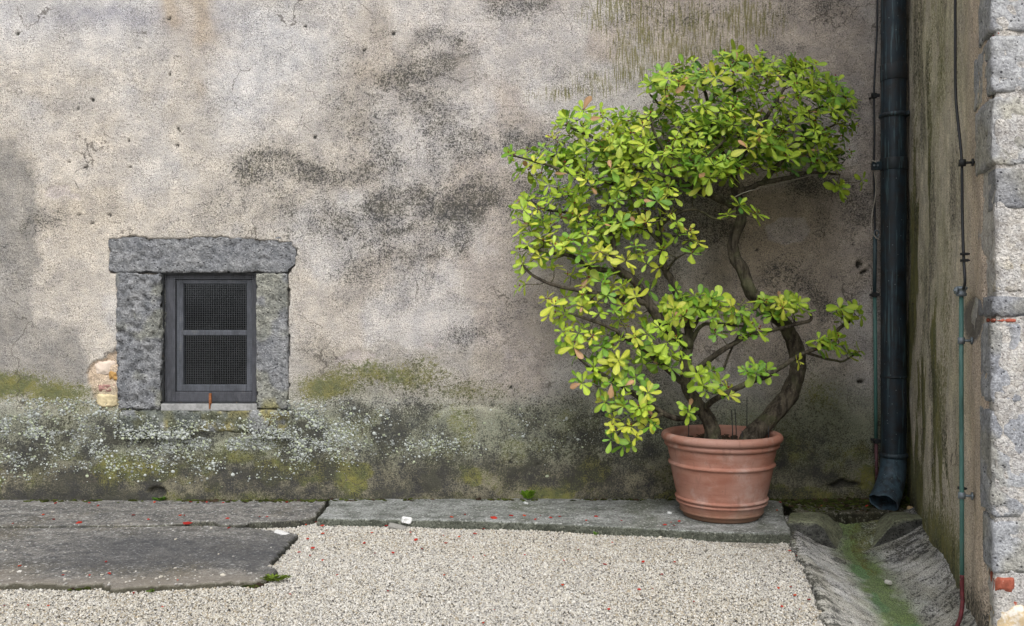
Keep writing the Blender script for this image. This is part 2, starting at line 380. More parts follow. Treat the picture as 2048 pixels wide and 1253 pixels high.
COPPER = mat_copper(); LEAF = mat_leaf(); BARK = mat_bark(); POT = mat_terracotta(); GLASS = mat_glass()
DARKROOM = mat_simple('dark_interior', (.012, .012, .013), .95, .1)
SOIL = mat_simple('potting_soil', (.035, .025, .018), .95, .1, var=.6, sc=120, bumpd=.012)
PATH = mat_concrete('dark_weathered_concrete', (.170, .163, .150), (.245, .232, .212), (.048, .049, .052), (.115, .098, .065), streak=.75, band=True)
SLAB = mat_concrete('pale_worn_concrete', (.215, .225, .212), (.315, .325, .315), (.060, .064, .052), (.105, .115, .075), streak=.75)
LEDGE = mat_concrete('mossy_dirt', (.055, .055, .030), (.105, .09, .065), (.022, .022, .014), (.045, .062, .018), (30, 30, 30), .6, (.35, .33, .3))
BLOCK = mat_concrete('mossy_gutter_stone', (.150, .150, .128), (.235, .235, .200), (.022, .023, .024), (.070, .085, .032), (20, 20, 20), .6, (.2, .2, .18))
GUTTER = mat_plaster('gutter_concrete', (1, .5, 1))
PEBBLE = mat_tint('gravel_stone', .85, .25, 300, .3); CHIP = mat_tint('loose_piece', .85, .2, 250, .3); MOSS = mat_tint('moss', .95, .1, 300, .5, .004)
BED = mat_simple('gravel_bed', (.25, .232, .20), .95, .1, var=.5, sc=160, bumpd=.01)
print('materials ok')

# ------------------------------------------------------------------ ground
XL = lambda d: 1.196-.224*(3.56-d)         # left rim of gutter
XW = lambda d: 1.97-.335*(CD-d)            # foot line of the side wall
ZG = -0.019
mb = MB()
e = [(-60, .05), (1.22, .05), (XL(3.85), 3.85-CD), (XL(1.2), 1.2-CD), (60, 1.2-CD), (60, -60), (-60, -60)]
bed_z = ZG-.012
mb.add([(x, y, bed_z) for x, y in e], [tuple(range(len(e)-1, -1, -1))])
tag(mb.build('ground', BED, smooth=False), kind='structure')

# ------------------------------------------------------------------ back wall
def grid_axis(lo, hi, step, far_lo, far_hi):
    a = np.arange(lo, hi+step/2, step)
    return np.concatenate([np.linspace(far_lo, lo, 9)[:-1], a, np.linspace(hi, far_hi, 9)[1:]])
STEP = .0085
gx = grid_axis(-2.85, 2.0, STEP, -6, 2.4); gz = grid_axis(-.03, 2.75, STEP, -.25, 5.2)
X, Z = np.meshgrid(gx, gz, indexing='ij'); X = X.ravel(); Z = Z.ravel()
px = X*400+1024; py = 626.5-(Z-CH)*400     # stain positions on the wall, in photo px (1 px = 2.5 mm on this wall)
zero = np.zeros_like(X)
wx = px+(fbm(X*7, zero, Z*7, 4, 11)-.5)*42; wy = py+(fbm(X*7, zero, Z*7, 4, 23)-.5)*36
wx2 = px+(fbm(X*20, zero, Z*20, 3, 31)-.5)*26; wy2 = py+(fbm(X*20, zero, Z*20, 3, 43)-.5)*26
def blob(cx, cy, rx, ry, rot=0, a=None, b=None):
    a = wx if a is None else a; b = wy if b is None else b
    c, s = math.cos(R(rot)), math.sin(R(rot)); u = ((a-cx)*c+(b-cy)*s)/rx; v = (-(a-cx)*s+(b-cy)*c)/ry
    return np.exp(-(u*u+v*v))
def stroke(pts, wd, a=None, b=None):
    a = wx if a is None else a; b = wy if b is None else b; best = np.full(a.shape, 1e9, np.float32)
    for (x0, y0), (x1, y1) in zip(pts, pts[1:]):
        dx, dy = x1-x0, y1-y0; t = np.clip(((a-x0)*dx+(b-y0)*dy)/(dx*dx+dy*dy), 0, 1)
        best = np.minimum(best, (a-x0-t*dx)**2+(b-y0-t*dy)**2)
    return .60*np.exp(-best/(wd*wd))+.40*np.exp(-best/(wd*wd*6))
def inpoly(pts, a, b):
    ins = np.zeros(a.shape, bool); n = len(pts)
    for i in range(n):
        x0, y0 = pts[i]; x1, y1 = pts[(i+1) % n]
        if y0 == y1: continue
        c = ((y0 > b) != (y1 > b)) & (a < (x1-x0)*(b-y0)/(y1-y0)+x0); ins ^= c
    return ins.astype(np.float32)
def lerp(T, col, f): return T*(1-f[:, None])+np.asarray(col)*f[:, None]
K = .92
beige, cool, pink, grey = lin(193, 187, 178)*K, lin(199, 198, 198)*K, lin(181, 172, 166)*K, lin(152, 147, 139)*K
n_lo = fbm(X*2.2, zero, Z*2.2, 4, 5); n_mid = fbm(X*9, zero, Z*9, 4, 6)
T = np.tile(beige, (len(X), 1))
T = lerp(T, pink, sstep(500, 1100, wx)*.85)
T = lerp(T, cool, np.clip(sstep(.50, .66, n_lo)*.55+sstep(170, 20, wy)*sstep(620, 420, wx)*.85+blob(520, 240, 120, 60)*.7+blob(620, 60, 90, 120)*.6+blob(500, 130, 260, 60)*.5, 0, 1))
T = lerp(T, lin(194, 184, 169)*K, np.clip(blob(180, 280, 120, 70)*.5+blob(390, 130, 70, 60)*.5+blob(160, 430, 110, 80)*.55+blob(560, 260, 60, 90)*.3+blob(880, 420, 80, 60)*.2, 0, .8))
T = lerp(T, lin(165, 165, 172)*K, np.clip(blob(220, 35, 150, 26)*.8+blob(430, 40, 60, 50)*.5+blob(340, 60, 40, 30)*.3, 0, .9))
T = lerp(T, lin(172, 156, 132)*K, np.clip((stroke([(400, -20), (412, 70)], 20)+stroke([(345, -10), (352, 50)], 16)+blob(400, 175, 12, 16)*.5)*.7, 0, .7))
T = lerp(T, lin(164, 150, 130)*K, np.clip(blob(1520, 440, 150, 130)*.75+blob(1560, 600, 190, 150)*.35+blob(1500, 100, 260, 120)*.2+blob(800, 130, 130, 90)*.35+blob(740, 150, 50, 30)*.3, 0, .85))  # brown weathered plaster; right-hand blobs also paint in the shrub's shade
# grey cement repairs on the left and round the foot
soft = lambda pts: sum(inpoly(pts, wx2+ox, wy2+oy) for ox, oy in ((0, 0), (6, 2), (-5, 5), (2, -7), (-3, -3), (9, 8), (-9, 6), (5, -11)))/8
gp = soft([(-50, 275), (20, 278), (62, 330), (72, 400), (78, 520), (62, 600), (70, 640), (140, 655), (180, 700), (175, 790), (-50, 800)])
T = lerp(T, lin(150, 147, 142)*K, gp*.9)
gp2 = soft([(580, 690), (640, 672), (700, 700), (760, 680), (830, 700), (1000, 690), (1000, 800), (580, 800)])
T = lerp(T, lin(148, 142, 130)*K, gp2*.5)
# shed scabs of finish coat: paler with an edge
chips = [(708, 716, 42, 13), (115, 380, 26, 14), (148, 392, 14, 8), (985, 497, 9, 11), (1575, 460, 44, 26), (860, 690, 16, 7), (1035, 710, 30, 12), (1010, 700, 14, 8)]
ch = np.zeros_like(X)
for cx, cy, rx, ry in chips: ch = np.maximum(ch, sstep(.30, .42, blob(cx, cy, rx, ry, 0, wx2, wy2)))
T = lerp(T, lin(186, 178, 174)*K, ch*.75)
rub = inpoly([(240, 690), (225, 705), (190, 722), (175, 745), (180, 775), (183, 800), (205, 832), (240, 822)], wx2*.6+px*.4, wy2*.6+py*.4)
T = lerp(T, lin(205, 186, 164)*K, rub)
# broad medium mottling
T = T*(1+(n_mid-.5)[:, None]*.42)
T = lerp(T, lin(138, 142, 122)*K, sstep(745, 850, wy+40*sstep(1500, 1700, wx)*0)*.85*(.75+.5*n_lo))
T = lerp(T, lin(118, 110, 92)*K, sstep(890, 960, wy)*.7)
T = lerp(T, lin(112, 116, 96)*K, np.clip(blob(1640, 830, 70, 110)*.8+blob(1600, 900, 120, 80)*.5, 0, .85))
# masks ------------------------------------------------------------------
D = np.zeros_like(X)
for s_, wd, a in [([(842, 78), (880, 68), (920, 82)], 16, .75), ([(775, 165), (800, 148), (850, 142), (890, 128)], 19, .85), ([(800, 170), (830, 205), (885, 232)], 20, .7),
                  ([(865, 210), (900, 240), (870, 262)], 16, .5), ([(505, 338), (560, 330), (640, 352), (700, 362), (735, 340)], 23, .85), ([(755, 402), (830, 392), (890, 430), (960, 405), (1040, 380), (1090, 400)], 36, .95),
                  ([(890, 430), (800, 462), (720, 492)], 17, .7), ([(985, 8), (1030, 22), (1070, 10)], 24, .75), ([(915, 285), (985, 290), (1040, 275), (1110, 300)], 28, .75),
                  ([(1180, 340), (1300, 395), (1420, 420)], 55, .7), ([(1200, 420), (1350, 470), (1450, 450)], 38, .55), ([(930, 668), (985, 655), (1040, 640)], 22, .75), ([(860, 520), (890, 500)], 18, .45),  # first two strokes: dark stain plus painted shade behind the shrub
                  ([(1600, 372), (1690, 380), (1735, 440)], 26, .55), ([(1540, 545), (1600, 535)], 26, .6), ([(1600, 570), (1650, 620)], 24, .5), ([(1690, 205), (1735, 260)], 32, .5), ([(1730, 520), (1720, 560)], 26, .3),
                  ([(560, 0), (640, -5)], 22, .35), ([(1560, 15), (1700, 10)], 30, .4), ([(1640, 430), (1700, 600)], 40, .3), ([(0, 500), (60, 470)], 35, .3), ([(110, 430), (60, 460)], 22, .45)]:
    D = np.maximum(D, stroke(s_, wd)*a)
D = np.minimum(D*(.30+.75*fbm(X*11, zero, Z*11, 4, 77)+.60*sstep(.3, .65, fbm(X*4.5, zero, Z*5.5, 3, 76))), .58+.14*blob(900, 430, 220, 70)+.30*(fbm(X*9, zero, Z*9, 3, 75)-.5))
D = np.maximum(D, .26*sstep(.44, .72, fbm(X*3.1, zero, Z*3.6, 4, 79))*sstep(350, 900, wx)+.20*sstep(.45, .7, fbm(X*8, zero, Z*8, 4, 78))+.22*sstep(.3, .9, blob(700, 430, 420, 190)+blob(760, 150, 160, 110)+blob(1050, 300, 200, 60)))
D = np.maximum(D, .22*blob(1560, 540, 200, 170)+.34*blob(1300, 420, 160, 110))  # shade behind and right of the shrub, painted into the dark mask
# damp zone along the foot
top = np.interp(wx, [-600, 0, 150, 240, 560, 640, 760, 900, 1000, 1150, 1320, 1560, 1640, 1700, 1760, 1830, 2200], [800, 802, 800, 808, 800, 782, 772, 770, 790, 782, 800, 815, 815, 870, 880, 840, 840])
low = sstep(-50, 70, wy-top)
D = np.maximum(D, low*(.40+.14*sstep(810, 880, wy)+.10*sstep(940, 1000, wy)+.80*(n_mid-.5)+.75*(fbm(X*5, zero, Z*6, 3, 84)-.5)+.5*(fbm(X*22, zero, Z*22, 3, 85)-.5)))
D = np.maximum(D, .46*sstep(-60, 10, wy-top)*(.35+.65*sstep(560, 700, wx))*(1-low))
dome = np.clip(1-((wx-930)/130)**2-((wy-905)/92)**2, -1, 1); D = D-.30*sstep(-.02, .16, dome)*sstep(925, 880, wy)
D = D-.30*sstep(.52, .7, fbm(X*7, zero, Z*9, 4, 81))*sstep(905, 950, wy)
D = D+.16*sstep(.45, .62, fbm(X*5, zero, Z*9, 3, 83))*low
A = np.zeros_like(X)
for cx, cy, rx, ry, a in [(10, 770, 110, 34, 1), (110, 785, 80, 34, 1), (150, 810, 60, 40, .6), (660, 770, 80, 38, 1), (780, 750, 150, 36, .85), (930, 775, 140, 36, .6), (1250, 775, 90, 26, .5), (1640, 790, 60, 60, .6), (1600, 900, 60, 60, .8), (870, 752, 60, 16, .35), (290, 860, 40, 20, .9), (440, 850, 60, 24, .5), (660, 935, 40, 40, .9),
                          (1200, 790, 50, 20, .5), (1590, 885, 30, 26, .85), (1720, 905, 30, 30, .8), (1640, 870, 90, 50, .45), (720, 140, 50, 30, .22), (600, 330, 70, 22, .3), (760, 60, 40, 30, .3), (960, 170, 60, 25, .3), (1030, 20, 60, 30, .3)]:
    A = np.maximum(A, blob(cx, cy, rx, ry)*a)
A = np.maximum(A, sstep(.46, .62, fbm(X*5, zero, Z*7, 4, 91))*sstep(860, 930, wy)*.85)
A = np.maximum(A, .55*low*sstep(.40, .62, fbm(X*8, zero, Z*8, 4, 92)))
A = np.maximum(A, sstep(965, 1000, wy)*.6)
S = np.zeros_like(X)
for cx, cy, rx, ry, a in [(1250, 20, 90, 70, .85), (1290, 100, 90, 80, .85), (1380, 70, 100, 80, 1.0), (1500, 40, 90, 50, .8), (1200, 170, 80, 30, .6), (1110, 190, 60, 20, .55), (1250, 150, 50, 40, .7), (1450, 110, 60, 40, .7), (500, 330, 25, 35, .5), (1080, 150, 40, 30, .3)]:
    S = np.maximum(S, blob(cx, cy, rx, ry)*a)
# relief -----------------------------------------------------------------
H = (fbm(X*1.6, zero, Z*1.6, 3, 101)-.5)*.022+(fbm(X*16, zero, Z*16, 4, 103)-.5)*.0034
H -= gp*.005; H -= ch*.004; H -= rub*(.014+.02*(fbm(X*30, zero, Z*30, 3, 109)-.4))
for fp in ([(219, 478), (262, 474), (330, 480), (420, 474), (500, 480), (545, 482), (583, 486), (594, 506), (588, 532), (578, 547), (577, 822), (236, 822), (236, 548), (219, 545)],):
    H = np.where(inpoly(fp, wx2*.22+px*.78, wy2*.22+py*.78) > .5, -.03, H+.004*np.exp(-np.maximum(np.maximum(219-px, px-594), np.maximum(476-py, 0))**2/400.)*(py < 700))
H += sstep(-.05, .3, dome)*.008 + sstep(940, 1000, wy)*.012*fbm(X*8, zero, Z*4, 3, 121)
hole = np.zeros_like(X)
for cx, cy, rx, ry, dp in [(1720, 528, 7, 11, .035), (1729, 543, 7, 5, .025), (1722, 762, 8, 5, .03), (318, 985, 20, 14, .03), (1690, 970, 40, 9, .03)]:
    q = sstep(.3, .75, blob(cx, cy, rx, ry, 0, wx2*.5+px*.5, wy2*.5+py*.5)); H -= q*dp; hole = np.maximum(hole, q)
for cx, cy in [(357, 258), (360, 263), (355, 291), (258, 283), (260, 334), (156, 217), (138, 324), (172, 335), (36, 68), (338, 38), (185, 200), (340, 149), (630, 275), (787, 67), (728, 101), (610, 52), (185, 447), (157, 430), (220, 430), (1020, 925), (1075, 930), (1022, 776), (1515, 500), (690, 480), (742, 422), (1130, 330), (860, 215)]:
    q = ((px-cx)**2+(py-cy)**2 < 3.2**2).astype(float); H -= q*.012; hole = np.maximum(hole, q)
D = np.clip(np.maximum(D, hole*.9), 0, 1.1); A = np.clip(A, 0, 1); S = np.clip(S*1.15*(.55+.9*fbm(X*7, zero, Z*5, 3, 95)), 0, .92)  # holes also painted dark through D, deepening their shade
V = np.stack([X, -H, Z], 1)
nx_, nz_ = len(gx), len(gz); I = np.arange(nx_*nz_).reshape(nx_, nz_)
Q = np.stack([I[:-1, :-1], I[1:, :-1], I[1:, 1:], I[:-1, 1:]], -1).reshape(-1, 4)
cxm = (px[Q[:, 0]]+px[Q[:, 2]])/2; cym = (py[Q[:, 0]]+py[Q[:, 2]])/2
Q = Q[~((cxm > 316) & (cxm < 520) & (cym > 536) & (cym < 818))]
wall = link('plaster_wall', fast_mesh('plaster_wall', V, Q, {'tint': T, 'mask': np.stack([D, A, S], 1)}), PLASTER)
tag(wall, 'long stained plaster wall with black lichen, mossy foot and a small stone-framed window', 'wall')

# lichen rosettes on the damp foot of the wall (uncountable crust)
def interp_H(x, z):
    i = np.clip(((x-gx[8])/STEP).astype(int)+8, 0, nx_-1); k = np.clip(((z-gz[8])/STEP).astype(int)+8, 0, nz_-1)
    return H.reshape(nx_, nz_)[i, k]
N = 100000
lx = rng.uniform(-20, 1320, N); ly = rng.uniform(795, 975, N)
den = np.zeros(N)
for cx, cy, rx, ry, a in [(90, 850, 130, 40, .75), (330, 880, 150, 24, .9), (460, 885, 110, 32, .95), (600, 860, 60, 40, .9), (560, 905, 90, 30, .8), (640, 870, 90, 45, .6), (180, 890, 100, 26, .6), (860, 885, 120, 22, .22), (990, 890, 40, 12, .35), (790, 880, 40, 16, .45), (300, 930, 200, 20, .25), (60, 920, 90, 30, .25), (1100, 870, 120, 40, .06)]:
    den = np.maximum(den, a*np.exp(-((lx-cx)/rx)**2-((ly-cy)/ry)**2))
den *= np.clip(fbm(lx*.03, ly*.0, ly*.045, 4, 131)*4.2-1.45, 0, 1.4)
keep = rng.random(N) < den
keep &= ~((lx > 322) & (lx < 515) & (ly < 822))
lx, ly = lx[keep], ly[keep]; wxx = (lx-1024)/400; wzz = CH+(626.5-ly)/400
rad = rng.lognormal(math.log(.0028), .52, len(lx)).clip(.0012, .0095)
nseg = 7; ang = np.arange(nseg)*2*math.pi/nseg
VV = np.zeros((len(lx), 2*nseg+1, 3)); jit = rng.uniform(.75, 1.2, (len(lx), nseg))
on_sill = ((lx > 235) & (lx < 585) & (ly < 876))
hh = interp_H(wxx, wzz)+np.where(on_sill, np.where((ly > 821), .036, .03), 0)
for r_i, (rr, dy) in enumerate(((1.0, -.001), (.72, .0022))):
    VV[:, r_i*nseg:(r_i+1)*nseg, 0] = wxx[:, None]+np.cos(ang)*rad[:, None]*rr*jit
    VV[:, r_i*nseg:(r_i+1)*nseg, 2] = wzz[:, None]+np.sin(ang)*rad[:, None]*rr*jit*.9
    VV[:, r_i*nseg:(r_i+1)*nseg, 1] = -(hh+dy)[:, None]-(0 if r_i == 0 else 1)*rad[:, None]*.18
VV[:, -1, 0] = wxx; VV[:, -1, 2] = wzz; VV[:, -1, 1] = -(hh+.0016)-rad*.14
base = np.arange(len(lx))*(2*nseg+1)
tri = []
for k in range(nseg):
    k2 = (k+1) % nseg
    tri += [(k, k2, nseg+k2), (k, nseg+k2, nseg+k), (nseg+k, nseg+k2, 2*nseg)]
FF = (np.array(tri)[None]+base[:, None, None]).reshape(-1, 3)
lc = lin(192, 197, 192)[None]*rng.uniform(.28, 1.0, (len(lx), 1)); lc = lc*np.where(rng.random((len(lx), 1)) < .3, np.array([[.92, .95, .70]]), 1)
li = link('lichen', fast_mesh('lichen', VV.reshape(-1, 3), FF, {'tint': np.repeat(lc, 2*nseg+1, 0)}), CHIP, wall); tag(li, kind='stuff')

# window surround -----------------------------------------------------------
def wall_block(name, x0, y0, x1, y1, depth, proud, mat, parent, cell=.011, amp=.003, freq=26, seed=0, r=.012, chip=.006, tint=None):
    sx, sz = (x1-x0)/400, (y1-y0)/400
    v, f = rbox(sx, depth, sz, r, cell, amp, freq, seed, chip)
    v = v+np.array([(x0+x1)/2/400-2.56, -proud+depth/2, CH+(626.5-(y0+y1)/2)/400])
    tc = np.ones_like(v) if tint is None else tint(v)
    return link(name, fast_mesh(name, v, f, {'tint': tc}), mat, parent)
def moss_tint(v):
    f = sstep(.5, .66, fbm(v[:, 0]*14, v[:, 1]*14, v[:, 2]*14, 3, 211)); g = sstep(.45, .62, fbm(v[:, 0]*11+7, v[:, 1]*11, v[:, 2]*11, 3, 213))
    c = np.ones((len(v), 3))*np.array([1.25, 1.25, 1.2]); c = lerp(c, (1.15, 1.0, .38), f*.9); return lerp(c, (.45, .5, .38), g*.75)
def jamb_tint(v):
    f = sstep(.55, .62, fbm(v[:, 0]*10, v[:, 1]*10, v[:, 2]*10, 3, 217))*sstep(.55, .47, v[:, 2])
    g = sstep(.52, .64, fbm(v[:, 0]*8+3, v[:, 1]*8, v[:, 2]*8, 3, 219))
    return lerp(lerp(np.ones((len(v), 3)), (1.12, 1.1, .9), g*.8), (1.1, 1.0, .42), f*.8)
lt = wall_block('lintel', 217, 473, 594, 546, .20, .004, TUFF, wall, amp=.0046, chip=.012, seed=1, r=.008)
for v_ in lt.data.vertices:                # broken right end
    q = v_.co; ax_ = (q.x*400+1024); az_ = 626.5-(q.z-CH)*400; lim = 594-max(0, (500-az_))*.55-max(0, az_-520)*.75+3*math.sin(az_*.3)
    if ax_ > lim: q.x = (lim-1024)/400
wall_block('jamb', 236, 547, 323, 819, .20, .012, TUFF, wall, amp=.0088, freq=34, r=.009, seed=2, chip=.018, tint=jamb_tint)
wall_block('jamb', 512, 547, 576, 818, .20, .007, TUFF, wall, amp=.0046, chip=.012, r=.008, seed=3, tint=jamb_tint)
wall_block('sill', 238, 820, 581, 866, .20, .006, TUFF, wall, amp=.006, seed=4, tint=moss_tint, r=.016)
for nm, x0, y0, x1, y1, m_, sd in [('rubble_stone', 213, 742, 236, 762, mat_simple('ochre_stone', (.40, .24, .09), .95, .1, var=.35, sc=80, bumpd=.006), 5), ('brick', 193, 768, 232, 784, mat_simple('dusty_pink_brick', (.33, .19, .165), .95, .1, var=.3, sc=80, bumpd=.006), 6), ('rubble_stone', 190, 790, 232, 815, mat_simple('pale_yellow_stone', (.45, .38, .24), .95, .1, var=.3, sc=60, bumpd=.008), 7), ('rubble_stone', 186, 722, 232, 752, mat_simple('pale_pink_stone', (.50, .42, .35), .95, .1, var=.25, sc=50, bumpd=.008), 8)]:
    wall_block(nm, x0, y0, x1, y1, .05, -.011, m_, wall, cell=.006, amp=.008, freq=40, seed=sd, r=.014)
win = bpy.data.objects.new('window', None); C.objects.link(win); win.parent = wall
wc = lambda x, y, q: ((x-1024)/400, q, CH+(626.5-y)/400)
def wbox(mb, x0, y0, x1, y1, ya, yb):
    a = wc(x0, y1, ya); b = wc(x1, y0, yb); return mb.box((a[0], ya, a[2]), (b[0], yb, b[2]))
def bevel(o, w_=.003):
    md = o.modifiers.new('bevel', 'BEVEL'); md.width = w_; md.segments = 2; return o
mb = MB(); wbox(mb, 322, 547, 343, 806, .045, .10); wbox(mb, 498, 547, 514, 806, .045, .10); wbox(mb, 343, 547, 498, 558, .045, .10); wbox(mb, 343, 786, 498, 806, .045, .10)
bevel(mb.build('frame', WOOD2, win, False))
mb = MB(); wbox(mb, 344, 559, 357, 785, .058, .098); wbox(mb, 486, 559, 497, 785, .058, .098); wbox(mb, 357, 559, 486, 567, .058, .098); wbox(mb, 357, 661, 486, 672, .056, .096); wbox(mb, 357, 772, 486, 785, .056, .098)
bevel(mb.build('sash', WOOD, win, False))
for y0, y1 in ((567, 661), (672, 772)):
    mb = MB(); wbox(mb, 357, y0, 486, y1, .078, .082); mb.build('pane', GLASS, win, False)
mb = MB(); a = wc(324, 806, 0); b = wc(512, 548, 0); W = .0005
for i in range(1, 41):
    x = a[0]+(b[0]-a[0])*i/41+random.uniform(-.0006, .0006); mb.box((x-W, .018, a[2]), (x+W, .018+2*W, b[2]))
for i in range(1, 57):
    z = a[2]+(b[2]-a[2])*i/57+random.uniform(-.0006, .0006); mb.box((a[0], .0195, z-W), (b[0], .0195+2*W, z+W))
tag(mb.build('wire_mesh', WIRE, win, False), kind='stuff')
mb = MB(); wbox(mb, 324, 805, 513, 808, .012, .024); wbox(mb, 324, 547, 513, 549, .012, .024); wbox(mb, 323, 549, 325, 805, .012, .024); wbox(mb, 511, 549, 513, 805, .012, .024); mb.build('mesh_frame', IRON, win, False)
mb = MB(); wbox(mb, 418, 787, 423, 812, -.004, .006); wbox(mb, 419, 806, 422, 818, -.010, -.004); bevel(mb.build('latch', RUST, win, False), .001)
mb = MB(); wbox(mb, 322, 808, 514, 822, -.004, .11); bevel(mb.build('ledge', mat_simple('pale_cement', (.24, .24, .235), .9, .15, sc=70, bumpd=.004), win, False))
mb = MB()
A0 = wc(300, 830, .10); B0 = wc(536, 525, 1.2); x0, z0, x1, z1 = A0[0], A0[2], B0[0], B0[2]
mb.add([(x0, .101, z0), (x1, .101, z0), (x1, .101, z1), (x0, .101, z1), (x0, .9, z0), (x1, .9, z0), (x1, .9, z1), (x0, .9, z1)], [(4, 5, 6, 7), (0, 4, 7, 3), (1, 2, 6, 5), (3, 7, 6, 2), (0, 1, 5, 4)])
mb.build('recess', DARKROOM, win, False)
print('back wall ok', len(V))

# ------------------------------------------------------------------ side wall (angled return with quoins)
DN = 2.37                                  # depth of its near corner
side = empty('side_wall', (XW(DN), DN-CD, 0), 'streaked side wall at right ending in pale grey stone quoins', 'wall')
td = np.array([.335, 1.0]); td /= np.linalg.norm(td); tn = np.array([-td[1], td[0]])     # along wall (away), out of wall (left)
dd = np.concatenate([np.arange(DN+.012, CD+.02, .0085)]); zz = grid_axis(-.16, 2.6, .011, -.3, 5.2)
DDg, ZZg = np.meshgrid(dd, zz, indexing='ij'); ds, zs = DDg.ravel(), ZZg.ravel(); xs = XW(ds); o0 = np.zeros_like(ds)
spx = 1024+xs*F/ds; spy = 626.5-(zs-CH)*F/ds
wz = zs+.10*(fbm(ds*6, o0, zs*3, 3, 299)-.5); wd_ = ds+.10*(fbm(ds*8, o0, zs*4, 3, 298)-.5)
fn = fbm(wd_*5, o0, wz*2.6, 4, 301); fn2 = fbm(wd_*16, o0, wz*9, 4, 303); fl = fbm(ds*3, o0, zs*.9, 3, 305)
T2 = np.tile(lin(208, 200, 184)*K, (len(ds), 1))
T2 = lerp(T2, lin(192, 186, 166)*K, sstep(.42, .62, fn)); T2 = T2*(1+.5*(fbm(ds*30, o0, zs*16, 3, 333)-.5))[:, None]; T2 = lerp(T2, lin(200, 190, 176)*K, sstep(.56, .7, fn2)*.6)
T2 = lerp(T2, lin(200, 182, 166)*K, sstep(2.9, 2.55, ds)*.7)
D2 = np.clip(.10+.42*sstep(.45, .68, fbm(wd_*7, o0, wz*2.2, 4, 307))*sstep(2.7, 3.0, ds)+.15*sstep(3.8, 4.2, ds)-.2*sstep(2.9, 2.6, ds), 0, .9)
D2 = np.maximum(D2, .75*sstep(.14, -.06, zs+.25*(fl-.5)))
A2 = np.clip(sstep(.42, .6, fbm(wd_*6, o0, wz*1.8, 4, 311))*(.55*sstep(2.75, 3.1, ds)*sstep(2.2, .7, zs)+.55*sstep(3.1, 3.5, ds))+.75*sstep(.5, .0, zs+.4*(fl-.5))*sstep(2.6, 2.9, ds)+.25*sstep(.3, .0, zs), 0, .95)
A2 = np.maximum(A2, .55*blob(1880, 120, 22, 260, 0, spx, spy)*sstep(.4, .6, fn))
H2 = (fbm(ds*5, o0, zs*2.5, 3, 313)-.5)*.020+(fbm(ds*30, o0, zs*10, 4, 317)-.5)*.007
edge = DN+.02+.19*fbm(zs*3.1, o0, o0, 3, 321)**1.0+.03*(fbm(ds*20, o0, zs*20, 2, 323)-.5)
H2 += .012*sstep(0, .012, ds-edge)-.012
hw = sstep(1.0, .0, np.abs(spy-640)/70)*sstep(1.0, 0, np.abs(spx-1945)/32); T2 = lerp(T2, lin(120, 116, 112)*K, sstep(.2, .5, hw*(.6+fn2)))
H2 -= .006*sstep(.2, .5, hw*(.6+fn2))
V2 = np.stack([xs+tn[0]*H2, ds-CD+tn[1]*H2, zs], 1)
a_, b_ = len(dd), len(zz); I = np.arange(a_*b_).reshape(a_, b_)
Q2 = np.stack([I[:-1, :-1], I[:-1, 1:], I[1:, 1:], I[1:, :-1]], -1).reshape(-1, 4)
em = (ds-edge)[Q2].max(1) > -.02; Q2 = Q2[em]
o = link('plaster', fast_mesh('plaster', V2, Q2, {'tint': T2, 'mask': np.stack([D2, A2, o0], 1)}), PLASTER_SIDE); adopt(side, o)
# quoins: long blocks whose left side lies in the wall plane; front faces the camera
def quad_block(name, y0, y1, mat, x_in=0.0, width=.42, dep=.26, seed=0, amp=.004, parent=side, r=.016, front=0.0, chip=.006, out=.004, tint=None, cell=.013):
    s = DN/F; z1_, z0_ = CH+(626.5-y0)*s, CH+(626.5-y1)*s
    v, f = rbox(1, 1, z1_-z0_, .0001, 1, 0, 1, seed) if False else rbox(width, dep, z1_-z0_, min(r, (z1_-z0_)*.45), cell, amp, 24, seed, chip)
    u = v[:, 0]+width/2; t = v[:, 1]+dep/2                     # shear-free: place width along X, left side following wall line
    x = XW(DN)+x_in+u+td[0]/td[1]*np.maximum(t, 0)*(1-u/width)+tn[0]*out; y = DN-CD+front+t
    vv = np.stack([x, y, v[:, 2]+(z0_+z1_)/2], 1)
    tc = np.ones_like(vv) if tint is None else tint(vv)
    o = link(name, fast_mesh(name, vv, f, {'tint': tc}), mat); adopt(parent, o); return o
def qt(a, s):
    def f(v):
        g = sstep(.5, .68, fbm(v[:, 0]*9, v[:, 1]*9, v[:, 2]*9, 3, s)); return lerp(np.tile(np.array(a, float), (len(v), 1)), np.array(a)*np.array([.98, .93, .78]), g*.8)
    return f
for i, (y0, y1, xi, dp, a) in enumerate([(-330, -190, 0, .22, (.9, .9, .9)), (-182, -60, .0, .2, (.9, .9, .9)), (-52, 62, -.002, .16, (.95, .95, .96)), (72, 184, .0, .24, (.98, .98, .98)), (193, 330, .0, .22, (1, .99, .97)), (336, 418, .012, .10, (.70, .70, .71)), (594, 634, .004, .2, (.62, .63, .66)), (648, 807, .0, .14, (.88, .89, .92)), (823, 1036, .0, .15, (.90, .91, .93)), (1043, 1148, .004, .13, (.90, .91, .93))]):
    quad_block('stone_block', y0, y1, QUOIN, xi, .40+.05*(i % 3), dp, seed=20+i, r=.005, tint=qt(a, 400+i), amp=.0030, chip=.008)
quad_block('rubble_stone', 424, 588, MORTAR, .006, .42, .05, seed=41, amp=.009, chip=.01, tint=qt((1.05, 1.04, 1.02), 441))
quad_block('rubble_stone', 1215, 1330, mat_simple('ochre_limestone', (.40, .31, .19), .95, .1, var=.35, sc=40, bumpd=.012, patch=(.6, .56, .5), pth=(.5, .6), pscale=14), .016, .12, .1, seed=42, amp=.010)
quad_block('rubble_stone', 1160, 1290, MORTAR, .10, .35, .1, seed=43, amp=.010)
